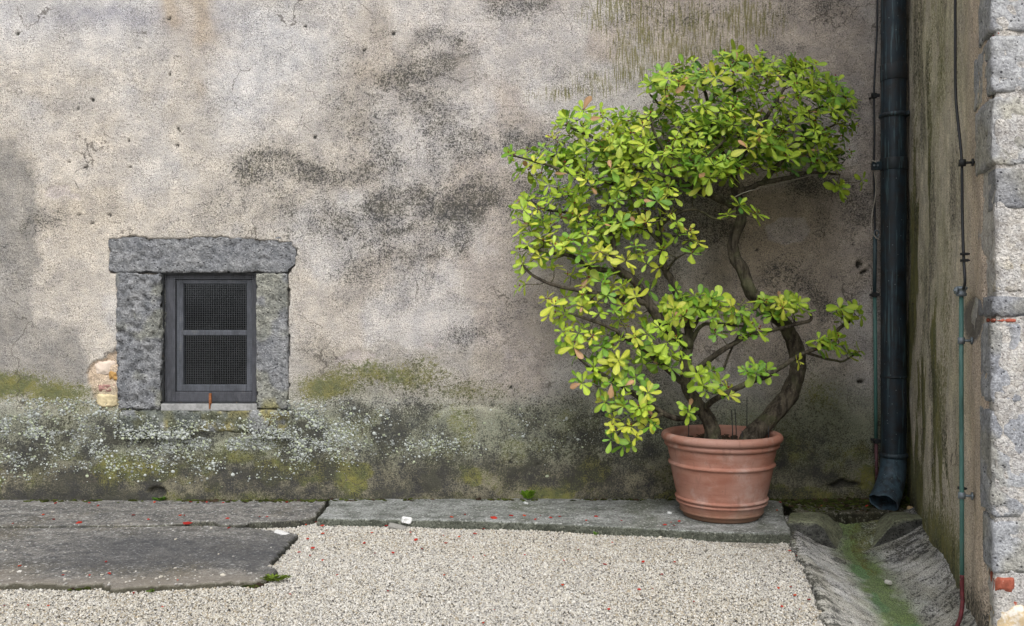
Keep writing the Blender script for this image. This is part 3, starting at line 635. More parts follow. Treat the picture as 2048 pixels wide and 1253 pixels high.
quad_block('brick', 1156, 1190, BRICK, .012, .052, .06, seed=44, amp=.004, r=.006, cell=.006, front=.0, tint=qt((.9, .95, .95), 454))
quad_block('brick', 638, 645, BRICK, .008, .062, .1, seed=45, amp=.0015, r=.004, cell=.008)
quad_block('brick', 638, 645, BRICK, .100, .09, .1, seed=46, amp=.0015, r=.004, cell=.008)
quad_block('brick', 63, 71, BRICK, .010, .022, .06, seed=47, amp=.002, r=.004, cell=.006)
quad_block('brick', 1200, 1222, BRICK, .055, .02, .06, seed=48, amp=.003, r=.006, cell=.008)
# mortar core behind the blocks
s = DN/F
v, f = rbox(1.5, .3, 4.6, .004, .022, .0075, 17, 60, .006); v = v+np.array([XW(DN)+.008+.75, DN-CD+.003+.15, 2.0])
v[:, 0] += np.where(v[:, 0] < XW(DN)+.1, .335*(v[:, 1]-(DN-CD)), 0)
o = link('mortar', fast_mesh('mortar', v, f, {'tint': np.ones_like(v)}), MORTAR); adopt(side, o)
print('side wall ok', len(V2))

# ------------------------------------------------------------------ paving
def paving(name, pts, z, mat, thick=.05, jit=.006, seed=0, closed_res=.02, edge=.008):
    rn = random.Random(seed); out = []
    for i in range(len(pts)):
        a, b = Vector(pts[i]), Vector(pts[(i+1) % len(pts)]); n = max(1, int((b-a).length/closed_res)) if (b-a).length < 4 else 4
        for k in range(n):
            p = a.lerp(b, k/n); q = Vector((rn.gauss(0, jit), rn.gauss(0, jit))); out.append(p+q)
    n = len(out); inn = []
    for i in range(n):
        t = (out[(i+1) % n]-out[i-1]); nn = Vector((-t.y, t.x)).normalized(); inn.append(out[i]+nn*edge*rn.uniform(.5, 1.4))
    vs = [(p.x, p.y, z-thick) for p in out]+[(p.x, p.y, z-edge*rn.uniform(.6, 1.3)) for p in out]+[(p.x, p.y, z+rn.uniform(-.001, .001)) for p in inn]
    fs = [(i, (i+1) % n, n+(i+1) % n, n+i) for i in range(n)]+[(n+i, n+(i+1) % n, 2*n+(i+1) % n, 2*n+i) for i in range(n)]+[tuple(range(2*n, 3*n))]
    mb = MB().add(vs, fs); mb.c = [(.22, .24, .18)]*n+[(.42, .43, .36)]*n+[(1, 1, 1)]*n; me = mb.mesh(name, False)   # broken edge, darker and greener towards its foot
    import bmesh
    bm = bmesh.new(); bm.from_mesh(me); bmesh.ops.triangulate(bm, faces=[f for f in bm.faces if len(f.verts) > 4]); bm.to_mesh(me); bm.free()
    return tag(link(name, me, mat), kind='structure')
g2 = lambda x, y, z=0: G(x, y, z).xy
def ccw(p):
    a = sum(p[i-1][0]*p[i][1]-p[i][0]*p[i-1][1] for i in range(len(p))); return p if a > 0 else p[::-1]
front_pts = [g2(x, y, -.004) for x, y in [(-500, 1172), (-200, 1170), (0, 1168), (70, 1165), (140, 1170), (200, 1166), (222, 1176), (300, 1172), (400, 1167), (470, 1164), (515, 1164), (540, 1148), (556, 1140), (540, 1128), (566, 1097), (597, 1068), (560, 1062), (505, 1056), (430, 1053), (300, 1050), (-500, 1048)]]
paving('path', ccw(front_pts), -.004, PATH, seed=1, jit=.006)
rear = [g2(x, y, .006) for x, y in [(-500, 1052), (0, 1052), (300, 1050), (372, 1047), (380, 1042), (428, 1042), (436, 1049), (490, 1049), (510, 1044), (590, 1040), (628, 1034), (652, 1005)]]+[Vector(g2(652, 1002, .006))+Vector((0, .08)), Vector(g2(-500, 1000, .006))+Vector((0, .08))]
paving('path', ccw(rear), .006, PATH, seed=2, jit=.003)
slabp = [g2(x, y, .012) for x, y in [(634, 1036), (700, 1038), (860, 1040), (1000, 1043), (1150, 1049), (1300, 1057), (1420, 1064), (1510, 1066), (1582, 1068), (1578, 1050), (1568, 1030)]]+[Vector((1.36, .04)), Vector((-.93, .04))]
slabp += [g2(660, 1008, .012)]
paving('pavement', ccw(slabp), .012, SLAB, thick=.09, seed=3, jit=.0018)
ledge = [Vector((1.34, .04)), Vector((2.05, .04)), Vector((XW(3.98)+.03, 3.98-CD)), Vector((1.33, 3.95-CD))]
paving('ledge', ccw(ledge), .008, LEDGE, thick=.12, seed=4, jit=.006)

# gutter: concave concrete channel along the side wall
gd = np.arange(1.2, 4.0, .010); gt = np.concatenate([[-.075, -.074, -.062, -.04, -.02], np.linspace(0, 1, 76)])
GD, GT = np.meshgrid(gd, gt, indexing='ij'); d_, t_ = GD.ravel(), GT.ravel(); o0 = np.zeros_like(d_)
tc_ = np.interp(d_, [2.4, 2.82, 3.66, 4], [.60, .56, .42, .45])+.03*(fbm(d_*3, o0, o0, 2, 499)-.5)
xl, xr = XL(d_)+.012, XW(d_)+.02
u_ = np.where(t_ < tc_, (tc_-np.maximum(t_, 0))/tc_, (t_-tc_)/(1-tc_))
prof = np.abs(u_)**1.75
zl, zr = ZG+.010, .035
bot = np.interp(d_, [1.2, 2.8, 3.7, 4.0], [-.125, -.108, -.098, -.035])
gz_ = bot+(np.where(t_ < tc_, zl, zr)-bot)*prof
gz_ += (fbm(d_*10, t_*5, o0, 3, 501)-.5)*.012+(fbm(d_*40, t_*20, o0, 3, 503)-.5)*.005
gz_ = np.where(t_ < -.073, ZG-.05, gz_-.006*(t_ < -.05))
px3 = xl+(xr-xl)*t_; q_ = (fbm(px3*9, d_*9, o0, 3, 515)-.5)*.16
T3 = np.tile(lin(184, 183, 176)*K, (len(d_), 1)); T3 = lerp(T3, lin(214, 214, 213)*K, sstep(.48, .62, fbm(d_*4+t_*3, t_*3, o0, 4, 505))*.8)
gw = .26*(.55+.9*fbm(d_*6, t_*4, o0, 4, 517))
gm = np.exp(-((u_+q_)/gw)**2)*(.35+1.1*fbm(d_*22, t_*12, o0, 3, 507))*sstep(0, .5, .9-fbm(d_*3.1, o0+3, o0, 2, 519)*.55)
gcol = np.where(fbm(d_*5, t_*5, o0, 3, 521)[:, None] > .52, np.array([[.095, .215, .065]]), np.array([[.130, .205, .055]]))
T3 = T3*(1-np.clip(gm*1.3, 0, .88)[:, None])+gcol*np.clip(gm*1.3, 0, .88)[:, None]
wv = d_+.05*fbm(d_*12, t_*6, o0, 3, 523)
sn = .55*fbm(wv*58-t_*12*np.sign(tc_-t_)*.5, t_*7, o0, 3, 509)+.45*fbm(px3*14, d_*14, o0, 4, 525)
D3 = np.clip(.06+.50*sstep(.38, .66, sn)*(1-np.clip(gm*1.1, 0, 1))+.38*sstep(.72, 1.0, t_)*fbm(d_*7, t_*7, o0, 2, 511)+.30*sstep(.20, .0, t_)*fbm(d_*6, t_*9, o0, 3, 527)+.4*(t_ < -.05)+.2*sstep(3.3, 3.6, d_), 0, .80)
A3 = np.clip(.40*sstep(.46, .65, fbm(d_*4, t_*3, o0, 3, 513))*(t_ > tc_)+.30*sstep(3.1, 3.6, d_)+.35*(t_ < -.03), 0, .8)
I = np.arange(len(d_)).reshape(len(gd), len(gt)); Q3 = np.stack([I[:-1, :-1], I[1:, :-1], I[1:, 1:], I[:-1, 1:]], -1).reshape(-1, 4)[:, ::-1]
gx_ = px3+np.where(t_ < -.03, (fbm(d_*9, o0, o0, 3, 529)-.5)*.05+(fbm(d_*40, o0, o0, 2, 531)-.5)*.014, 0)
gut = tag(link('gutter', fast_mesh('gutter', np.stack([gx_, d_-CD, gz_], 1), Q3, {'tint': T3, 'mask': np.stack([D3, A3, o0], 1)}), GUTTER), kind='structure')
def wedge(name, fr, d0, bk, d1, label, seed):
    n = 5; f = [P(x, y, d0-CD) for x, y in fr]; b = [P(x, y, d1-CD) for x, y in bk]
    mb = MB().add(*prism(f, b)); me = mb.mesh(name, False)
    import bmesh
    bm = bmesh.new(); bm.from_mesh(me); bmesh.ops.recalc_face_normals(bm, faces=bm.faces)
    bmesh.ops.bevel(bm, geom=list(bm.edges), offset=.004, segments=1, affect='EDGES', profile=.5)
    bmesh.ops.triangulate(bm, faces=[q for q in bm.faces if len(q.verts) > 4])
    bmesh.ops.subdivide_edges(bm, edges=[e_ for e_ in bm.edges if e_.calc_length() > .03], cuts=3, use_grid_fill=True)
    c = np.array([v.co[:] for v in bm.verts]); q = (fbm(c[:, 0]*20, c[:, 1]*20, c[:, 2]*20, 3, seed)-.5)*.012; q2 = (fbm(c[:, 0]*20, c[:, 1]*20, c[:, 2]*20, 3, seed+5)-.5)*.012
    for v, a, b2 in zip(bm.verts, q, q2): v.co += Vector((b2, -a, a))
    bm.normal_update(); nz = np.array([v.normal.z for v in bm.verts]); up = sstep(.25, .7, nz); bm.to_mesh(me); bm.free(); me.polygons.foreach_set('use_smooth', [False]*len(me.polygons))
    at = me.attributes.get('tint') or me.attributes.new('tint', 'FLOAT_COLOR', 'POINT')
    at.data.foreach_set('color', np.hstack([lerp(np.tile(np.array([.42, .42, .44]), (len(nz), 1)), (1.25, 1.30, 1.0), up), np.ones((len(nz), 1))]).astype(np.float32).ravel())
    o = link(name, me, BLOCK); return tag(o, label, 'stone')
wedge('gutter_stone', [(1574, 1046), (1606, 1043), (1630, 1045), (1648, 1058), (1681, 1108), (1668, 1110), (1640, 1100), (1594, 1080), (1577, 1070)], 3.70,
      [(1580, 1026), (1606, 1025), (1640, 1026), (1654, 1030), (1700, 1060), (1690, 1066), (1650, 1060), (1600, 1056), (1580, 1050)], 3.97, 'dark wedge-shaped stone left of the gutter mouth, next to the pot', 601)
wedge('gutter_stone', [(1794, 1040), (1852, 1037), (1862, 1058), (1795, 1097), (1740, 1114), (1731, 1110)], 3.70,
      [(1772, 1026), (1842, 1024), (1850, 1040), (1800, 1066), (1740, 1070), (1728, 1066)], 3.97, 'mossy wedge-shaped stone right of the gutter mouth, against the side wall', 611)

# gravel: tens of thousands of small pale stones
ico_v = np.array([(0, 0, 1), (.894, 0, .447), (.276, .851, .447), (-.724, .526, .447), (-.724, -.526, .447), (.276, -.851, .447), (.724, .526, -.447), (-.276, .851, -.447), (-.894, 0, -.447), (-.276, -.851, -.447), (.724, -.526, -.447), (0, 0, -1)])
ico_f = np.array([(0, 1, 2), (0, 2, 3), (0, 3, 4), (0, 4, 5), (0, 5, 1), (1, 6, 2), (2, 7, 3), (3, 8, 4), (4, 9, 5), (5, 10, 1), (1, 10, 6), (2, 6, 7), (3, 7, 8), (4, 8, 9), (5, 9, 10)])
def scatter(n, xr, dr, ok):
    x = rng.uniform(*xr, n); d = rng.uniform(*dr, n); k = ok(x, d); return x[k], d[k]
fpoly = [(p.x, p.y+CD) for p in ccw(front_pts)]; rpoly = [(p.x, p.y+CD) for p in ccw(rear)]; spoly = [(p.x, p.y+CD) for p in ccw(slabp)]
def on_gravel(x, d, m=0):
    free = (inpoly(fpoly, x, d)+inpoly(rpoly, x, d)+inpoly(spoly, x, d)) < .5
    return free & (x < XL(np.minimum(d, 3.9))-.012) & (d < 3.95)
NP = 250000
x, d = scatter(NP*2, (-2.3, 1.3), (2.2, 3.95), on_gravel)
w_ = rng.random(len(x)) < np.clip(1.15-.12*(d-2.2), .5, 1); x, d = x[w_], d[w_]
vis = np.abs(x) < (1024/F*d+.25); x, d = x[vis][:175000], d[vis][:175000]
n = len(x); sz = rng.lognormal(math.log(.0029), .27, n).clip(.0017, .0075)*np.where(rng.random(n) < .006, 2.0, 1)
peb_v = np.array([(math.cos(a), math.sin(a), -.45) for a in np.arange(5)*1.2566]+[(.55*math.cos(a), .55*math.sin(a), .75) for a in (.3, 2.4, 4.5)])
peb_f = np.array([(5, 6, 7), (0, 1, 5), (1, 6, 5), (1, 2, 6), (2, 3, 6), (3, 7, 6), (3, 4, 7), (4, 5, 7), (4, 0, 5)])
mesh_v = peb_v[None]*(sz[:, None]*rng.uniform(.75, 1.25, (n, 3))*np.array([1, 1, .75]))[:, None, :]*rng.uniform(.78, 1.2, (n, 8, 1))
a = rng.uniform(0, 6.28, n); ca, sa = np.cos(a)[:, None], np.sin(a)[:, None]
tl = rng.normal(0, .30, n); ct, st_ = np.cos(tl)[:, None], np.sin(tl)[:, None]
vx, vy, vz = mesh_v[:, :, 0], mesh_v[:, :, 1], mesh_v[:, :, 2]
vx, vz = vx*ct-vz*st_, vx*st_+vz*ct; vx, vy = vx*ca-vy*sa, vx*sa+vy*ca
dip = -.006*np.exp(-((x-1.0)/.28)**2)*sstep(3.35, 3.6, d)
und = (fbm(x*3, d*3, 0*x, 3, 701)-.5)*.014+dip
gh = ZG-.007+und+rng.uniform(-.0015, .0040, n)
PV = np.stack([vx+x[:, None], vy+(d-CD)[:, None], vz+gh[:, None]], -1).reshape(-1, 3)
PF = (peb_f[None]+(np.arange(n)*8)[:, None, None]).reshape(-1, 3)
pal = np.array([lin(226, 224, 220), lin(208, 203, 195), lin(186, 184, 182), lin(216, 211, 200), lin(150, 147, 144), lin(178, 167, 148), lin(92, 89, 87)])*.84*np.array([[1, .985, .945]])
warm = np.clip(sstep(.47, .66, fbm(x*1.8, d*2.2, 0*x, 3, 703))+.6*sstep(3.2, 3.6, d)*sstep(.3, .9, x), 0, 1)
rr = rng.random(n); pr0 = np.cumsum([.32, .23, .16, .16, .06, .05, .02]); pr1 = np.cumsum([.18, .21, .11, .27, .05, .155, .025])
cut = pr0[None]*(1-warm[:, None])+pr1[None]*warm[:, None]; idx = (rr[:, None] > cut).sum(1).clip(0, 6)
pc = pal[idx]*rng.uniform(.8, 1.06, (n, 1))
tag(link('gravel', fast_mesh('gravel', PV, PF, {'tint': np.repeat(pc, 8, 0)}, smooth=False), PEBBLE), kind='stuff')
# stray gravel lying on the paving
x, d = scatter(9000, (-2.3, 1.3), (2.85, 4.1), lambda x, d: (inpoly(fpoly, x, d)+inpoly(rpoly, x, d)*.35+inpoly(spoly, x, d)*.12) > rng.random(len(x)))
dens = np.exp(-((d-2.98)/.10)**2)*.30+.012+.10*np.exp(-((d-4.21)/.05)**2)
k = rng.random(len(x)) < dens; x, d = x[k], d[k]; n = len(x)
sz = rng.lognormal(math.log(.0040), .35, n).clip(.002, .009)
mv = ico_v[None]*(sz[:, None]*rng.uniform(.7, 1.4, (n, 3))*np.array([1, 1, .55]))[:, None, :]*rng.uniform(.75, 1.25, (n, 12, 1))
zt = np.where(inpoly(spoly, x, d) > .5, .012, np.where(inpoly(rpoly, x, d) > .5, .006, -.004))
SV = (mv+np.stack([x, d-CD, zt+sz*.3], -1)[:, None, :]).reshape(-1, 3)
tag(link('stray_gravel', fast_mesh('stray_gravel', SV, (ico_f[None]+(np.arange(n)*12)[:, None, None]).reshape(-1, 3), {'tint': np.repeat(pal[rng.integers(0, 4, n)]*.85, 12, 0)}, smooth=False), PEBBLE), kind='stuff')
print('ground ok')

# ------------------------------------------------------------------ downpipe
DPX, DPY, DPR = 1.854, -.120, .0580
dp = empty('downpipe', (DPX, DPY, .2), 'dark copper downpipe with verdigris streaks in the wall corner', 'downpipe')
zpy = lambda y, q=DPY: CH+(626.5-y)*(CD+q)/F
def ring(name, y0, y1, r, mat=COPPER, bead=False):
    z0, z1 = zpy(y1), zpy(y0); mb = MB()
    if bead: mb.lathe([(r-.006, z0), (r, z0+.003), (r+.004, (z0+z1)/2), (r, z1-.003), (r-.006, z1)], 40, (DPX, DPY, 0), (.6, .6, .6))
    else: mb.lathe([(DPR-.004, z0), (r, z0), (r+.001, z0+.002), (r+.001, z1-.002), (r, z1), (DPR-.004, z1)], 40, (DPX, DPY, 0), (.35, .33, .33))
    o = mb.build(name, mat); adopt(dp, o); return o
mb = MB(); mb.lathe([(DPR, zpy(910)), (DPR, zpy(600)), (DPR+.0005, zpy(345)), (DPR, zpy(134)), (DPR, 5.0)], 40, (DPX, DPY, 0), (.36, .42, .46)); o = mb.build('pipe', COPPER); adopt(dp, o)
ring('collar', 131, 163, DPR+.0022); ring('clamp', 227, 237, DPR+.006, bead=True); ring('clamp', 318, 341, DPR+.0035); ring('collar', 752, 756, DPR+.002); ring('collar', 905, 916, DPR+.005, bead=True)
o = MB().box((DPX+.036, DPY-DPR-.014, zpy(232)-.010), (DPX+.056, DPY-DPR+.03, zpy(232)+.010), (.5, .5, .5)).build('clamp_lug', COPPER, smooth=False); bevel(o, .002); adopt(dp, o)
o = MB().box((DPX-.110, DPY-.010, zpy(341)), (DPX-DPR+.004, DPY+.002, zpy(324)), (.5, .6, .6)).build('clamp_lug', COPPER, smooth=False); bevel(o, .002); adopt(dp, o)
for q in (-.085, -.102): o = MB().tube([(DPX+q+.003, DPY-.015, zpy(332)), (DPX+q+.003, DPY-.009, zpy(332))], .005, 6).build('bolt', ZINC, smooth=False); adopt(dp, o)
# shoe: bends forward and to the left, ragged flattened mouth
ctr = crom([P(1787, 912, DPY), P(1786, 935, DPY-.004), P(1784, 955, DPY-.02), P(1778, 978, DPY-.06), P(1771, 996, DPY-.10), P(1767, 1006, DPY-.125)], 5)
mb = MB(); n = 32; vs = []; m_ = len(ctr)
for i, c in enumerate(ctr):
    t = Vector(ctr[min(i+1, m_-1)]-ctr[max(i-1, 0)]).normalized(); u = Vector((1, 0, 0)); u = (u-t*u.dot(t)).normalized(); v = t.cross(u)
    f = i/(m_-1); ra, rb = DPR*(1.02+.16*f), DPR*(1.02-.28*f)
    for k in range(n):
        a = 2*math.pi*k/n; rag = t*(.010*math.sin(3*a+1)+.006*math.sin(7*a)) if i == m_-1 else Vector()
        vs.append(Vector(c)+u*math.cos(a)*ra+v*math.sin(a)*rb+rag)
nb = len(vs); vin = [Vector(ctr[i//n])+(q-Vector(ctr[i//n]))*.955 for i, q in enumerate(vs)]
fs = []
for i in range(m_-1):
    for k in range(n):
        q = (i*n+k, i*n+(k+1) % n, (i+1)*n+(k+1) % n, (i+1)*n+k); fs.append(q); fs.append(tuple(nb+j for j in q[::-1]))
for k in range(n): fs.append(((m_-1)*n+k, (m_-1)*n+(k+1) % n, nb+(m_-1)*n+(k+1) % n, nb+(m_-1)*n+k))
mb.add(vs+vin, fs, (1.1, 1.2, 1.25)); o = mb.build('shoe', COPPER); adopt(dp, o)

# ------------------------------------------------------------------ conductors
def conductor_wall():
    y = -.055
    t = empty('lightning_conductor', P(1750, 880, y), 'thin cable and blue-green conduit clipped to the wall just left of the downpipe', 'cable')
    q = lambda a, b, yy=y: P(a, b, yy)
    pts = crom([q(1755, -240), q(1755, -20), q(1754, 60), q(1750, 140), q(1748, 192), q(1749, 260), q(1748, 320), q(1749, 400), q(1750, 470)], 5)
    o = MB().tube(pts, .0052, 8).build('cable', CABLE); adopt(t, o)
    o = MB().tube([q(1750, 470), q(1750, 520), q(1749, 590)], .0088, 12).build('conduit', BLUEPIPE); adopt(t, o)
    o = MB().tube([q(1749.5, 590), q(1751, 740), q(1752, 884)], .0088, 12).build('conduit', GREENPIPE); adopt(t, o)
    o = MB().tube([q(1752, 884), q(1753, 930), q(1754, 976)], .0080, 12, col=(.55, 1.3, 1.2)).build('conduit', REDPIPE); tag(o, 'dull purple-red lower end'); adopt(t, o)
    for a, b, w_, m in [(1749, 192, .040, IRON), (1749.5, 590, .036, IRON), (1752, 882, .036, IRON)]:
        c = q(a, b); mb = MB().box((c.x-w_/2, c.y-.013, c.z-.008), (c.x+w_/2, c.y-.005, c.z+.008)).tube([c+Vector((0, .055, 0)), c+Vector((0, -.012, 0))], .006, 8)
        mb.tube([c+Vector((-w_*.4, -.018, 0)), c+Vector((-w_*.4, -.004, 0))], .004, 6).tube([c+Vector((w_*.4, -.018, 0)), c+Vector((w_*.4, -.004, 0))], .004, 6)
        mb.tube([c+Vector((0, 0, -.012)), c+Vector((0, 0, .012))], .0125, 12)
        o = mb.build('clip', m, smooth=False); adopt(t, o)
    c = q(1751, 468); mb = MB()
    mb.tube([c+Vector((.011*math.cos(a), -.012, .016*math.sin(a))) for a in np.linspace(0, 6.28, 17)], .004, 6).tube([c+Vector((-.006, -.01, -.022)), c+Vector((.026, -.012, -.026))], .004, 6)
    o = mb.build('shackle', ZINC); adopt(t, o)
conductor_wall()
def conductor_side():
    # runs down the side wall, a few cm off its face
    def q(a, b, off=.035):                 # point on the side wall seen at px a (solve depth), pushed off the face
        k = (a-1024)/F; d = (1.97-.335*CD)/(k-.335); s = (CD-(CD-d))/F
        p = Vector((XW(d), d-CD, CH+(626.5-b)*d/F)); return p+Vector((tn[0], tn[1], 0))*off
    # shift so that the standoff does not move it in the picture
    def qs(a, b): p = q(a+13, b); return p
    t = empty('lightning_conductor', qs(1935, 1150), 'black cable running into a green conduit on the side wall near the quoins', 'cable')
    pts = crom([qs(1924, -260), qs(1922, -20), qs(1922, 90), qs(1923, 190), qs(1931, 270), qs(1936, 325), qs(1937, 420), qs(1940, 515), qs(1943, 560), qs(1940, 578)], 5)
    o = MB().tube(pts, .0045, 8).build('cable', CABLE); adopt(t, o)
    o = MB().tube([qs(1935, 590), qs(1935, 800), qs(1936, 1000), qs(1936.5, 1152)], .0066, 12).build('conduit', GREENPIPE); adopt(t, o)
    e0 = qs(1936.5, 1152); z = Vector((0, 0, 1))
    pts = crom([e0, e0-z*.05, e0-z*.085+Vector((-.004, -.01, 0)), e0-z*.125+Vector((-.016, -.02, 0)), e0-z*.16+Vector((-.028, -.02, 0)), e0-z*.23+Vector((-.028, .0, 0))], 4)
    o = MB().tube(pts, .0060, 12).build('conduit', REDPIPE); tag(o, 'red painted bent lower end'); adopt(t, o)
    c = qs(1935, 583); mb = MB().lathe([(.009, -.016), (.015, -.015), (.016, -.006), (.013, -.004), (.013, .004), (.0175, .006), (.0175, .013), (.012, .016)], 20, c, close=True)
    mb.tube([c+Vector((-.026, -.004, .003)), c+Vector((-.012, -.004, .003))], .0035, 6).box(c+Vector((-.021, -.01, -.008)), c+Vector((-.015, .004, .012)))
    o = mb.build('coupling', ZINC); adopt(t, o)
    wdir = Vector((-tn[0], -tn[1], 0))
    for a, b, m in [(1937, 325, IRON), (1935, 682, ZINC), (1936, 993, ZINC)]:
        c = qs(a, b); mb = MB().tube([c-z*.010, c+z*.010], .0105, 12).tube([c, c+wdir*.034], .0042, 8).tube([c+wdir*.026, c+wdir*.031], .012, 10)
        o = mb.build('clip', m); adopt(t, o)
    for a, b in [(1940, 508), (1940, 521), (1934, 978)]:
        c = qs(a, b); mb = MB().box(c+Vector((-.008, -.010, -.004)), c+Vector((.010, .006, .004))).tube([c+Vector((-.012, -.008, 0)), c+Vector((.014, -.008, 0))], .003, 6)
        o = mb.build('clip', IRON, smooth=False); adopt(t, o)
conductor_side()

# ------------------------------------------------------------------ terracotta pot
PX, PY = (1442.5-1024)*3.905/F, -.345; PZ = .012
prof = [(.0, .004), (.150, .004), (.166, .0), (.172, .005), (.1755, .013), (.181, .022), (.1865, .024), (.189, .029), (.1875, .034), (.184, .037)]
def band(z, r, h=.0075, b=.0075): return [(r, z-h-.0035), (r+.0004, z-h-.001), (r+b*.8, z-h*.6), (r+b, z), (r+b*.8, z+h*.6), (r+.0004, z+h+.001), (r, z+h+.0035)]
prof += band(.070, .1975, .006, .008)+band(.089, .2015, .0065, .0085)+[(.211, .14), (.222, .19)]+band(.247, .2300, .0085, .011)+[(.239, .29), (.243, .318)]
prof += [(.243, .322), (.252, .325), (.2575, .332), (.258, .339), (.255, .345), (.251, .348)]
prof += [(.250+.0215*math.sin(a)+.001, .3685-.0205*math.cos(a)) for a in np.linspace(.35, math.pi*1.55, 12)]
prof += [(.229, .360), (.224, .33), (.215, .29), (.0, .29)]
prof = [(max(r, .0005), z*.985) for r, z in prof]
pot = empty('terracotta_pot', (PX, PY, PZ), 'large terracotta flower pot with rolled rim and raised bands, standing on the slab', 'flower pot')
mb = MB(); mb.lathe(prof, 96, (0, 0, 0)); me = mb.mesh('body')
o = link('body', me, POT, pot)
n = 40; ra = np.linspace(0, .2185, 12); vs = []
for r in ra:
    for k in range(n):
        a = 2*math.pi*k/n; vs.append((r*math.cos(a), r*math.sin(a), .318+.02*float(vnoise(np.array([r*math.cos(a)*30]), np.array([r*math.sin(a)*30]), np.array([0.]), 5)[0])+.010*(1-r/.21)))
fs = [(i*n+k, (i+1)*n+k, (i+1)*n+(k+1) % n, i*n+(k+1) % n) for i in range(len(ra)-1) for k in range(n)]
MB().add(vs, fs).build('soil', SOIL, pot)
mb = MB(); rn = random.Random(4)
for _ in range(170):
    a, r = rn.uniform(0, 6.28), .205*math.sqrt(rn.random()); c = Vector((r*math.cos(a), r*math.sin(a), .340)); u = Vector((rn.gauss(0, 1), rn.gauss(0, 1), rn.gauss(0, .35))).normalized()*rn.uniform(.006, .018); v = u.orthogonal().normalized()*rn.uniform(.003, .007)
    g_ = rn.uniform(.5, 1.3); mb.add([c-u-v, c+u-v*.6, c+u*1.1+v, c-u*.8+v], [(0, 1, 2, 3)], (.075*g_, .05*g_, .032*g_))
tag(mb.build('mulch', CHIP, pot, False), kind='stuff')
for i, (a, b, c) in enumerate([(1377, 835, .30), (1463, 820, .40), (1470, 818, .36), (1494, 795, .33), (1484, 862, .42), (1537, 845, .36)]):
    p0 = P(a+random.uniform(-3, 3), 884, -c); p0.z = .325; p1 = P(a, b, -c)
    o = MB().tube([p0, p0.lerp(p1, .5)+Vector((.002, 0, 0)), p1], .0022, 6).build('plant_stake', IRON)
    tag(o, ['thin dark stake in the pot left of both trunks', 'thin dark stake just right of the left trunk', 'second thin dark stake right of the left trunk, very slightly taller', 'tallest thin dark stake between the two trunks', 'very short dark stake beside the leaning trunk', 'thin dark stake at the right inside edge of the pot'][i], 'stake', 'thin stakes stuck in the pot soil')

# ------------------------------------------------------------------ shrub
shrub = empty('shrub', (PX, PY, PZ+.33), 'potted shrub with twisted trunks and yellow-green leaf rosettes', 'shrub')
W_ = 3.93/F                                # metres per photo px near the shrub
skel = []                                  # (point, radius)
def limb(name, pts, r0, r1, k=5, n=10, wob=.05, tint=(1, 1, 1), seed=0, pw=1.0):
    p = [tuple(P(a, b, c)) for a, b, c in pts]; q = crom(p, k); m = len(q)
    jit = [(fbm(np.array([i*.35+seed*3.]), np.array([j*9.]), np.array([0.]), 3, seed)[0]-.5) for i in range(m) for j in range(3)]
    q = q+np.array(jit).reshape(m, 3)*min(.012, r0*1.2)*np.sin(np.linspace(0, math.pi, m))[:, None]
    rad = [(r0+(r1-r0)*(i/(m-1))**pw) for i in range(m)]
    o = MB().tube(q, rad, n, wob=wob, seed=seed, col=tint).build(name, BARK); adopt(shrub, o)
    for i in range(m): skel.append((Vector(q[i]), rad[i]))
    return q
px2m = W_/2
limb('trunk', [(1492, 902, -.33), (1508, 868, -.33), (1545, 832, -.32), (1578, 790, -.30), (1594, 745, -.29), (1592, 700, -.29), (1572, 656, -.30), (1530, 612, -.31), (1500, 582, -.32), (1488, 545, -.32), (1466, 505, -.33), (1470, 472, -.33), (1482, 440, -.33), (1479, 408, -.33), (1472, 380, -.33), (1466, 350, -.33)], 43*px2m, 16*px2m, 9, 20, .06, seed=1, pw=.7)
limb('trunk', [(1428, 905, -.36), (1426, 870, -.36), (1416, 838, -.36), (1392, 805, -.37), (1374, 770, -.37), (1372, 725, -.37), (1378, 680, -.36), (1376, 645, -.36), (1366, 612, -.36), (1346, 568, -.36), (1331, 538, -.35), (1322, 500, -.35), (1318, 455, -.34), (1330, 410, -.33), (1350, 360, -.32)], 40*px2m, 9*px2m, 9, 18, .06, seed=2, pw=.5)
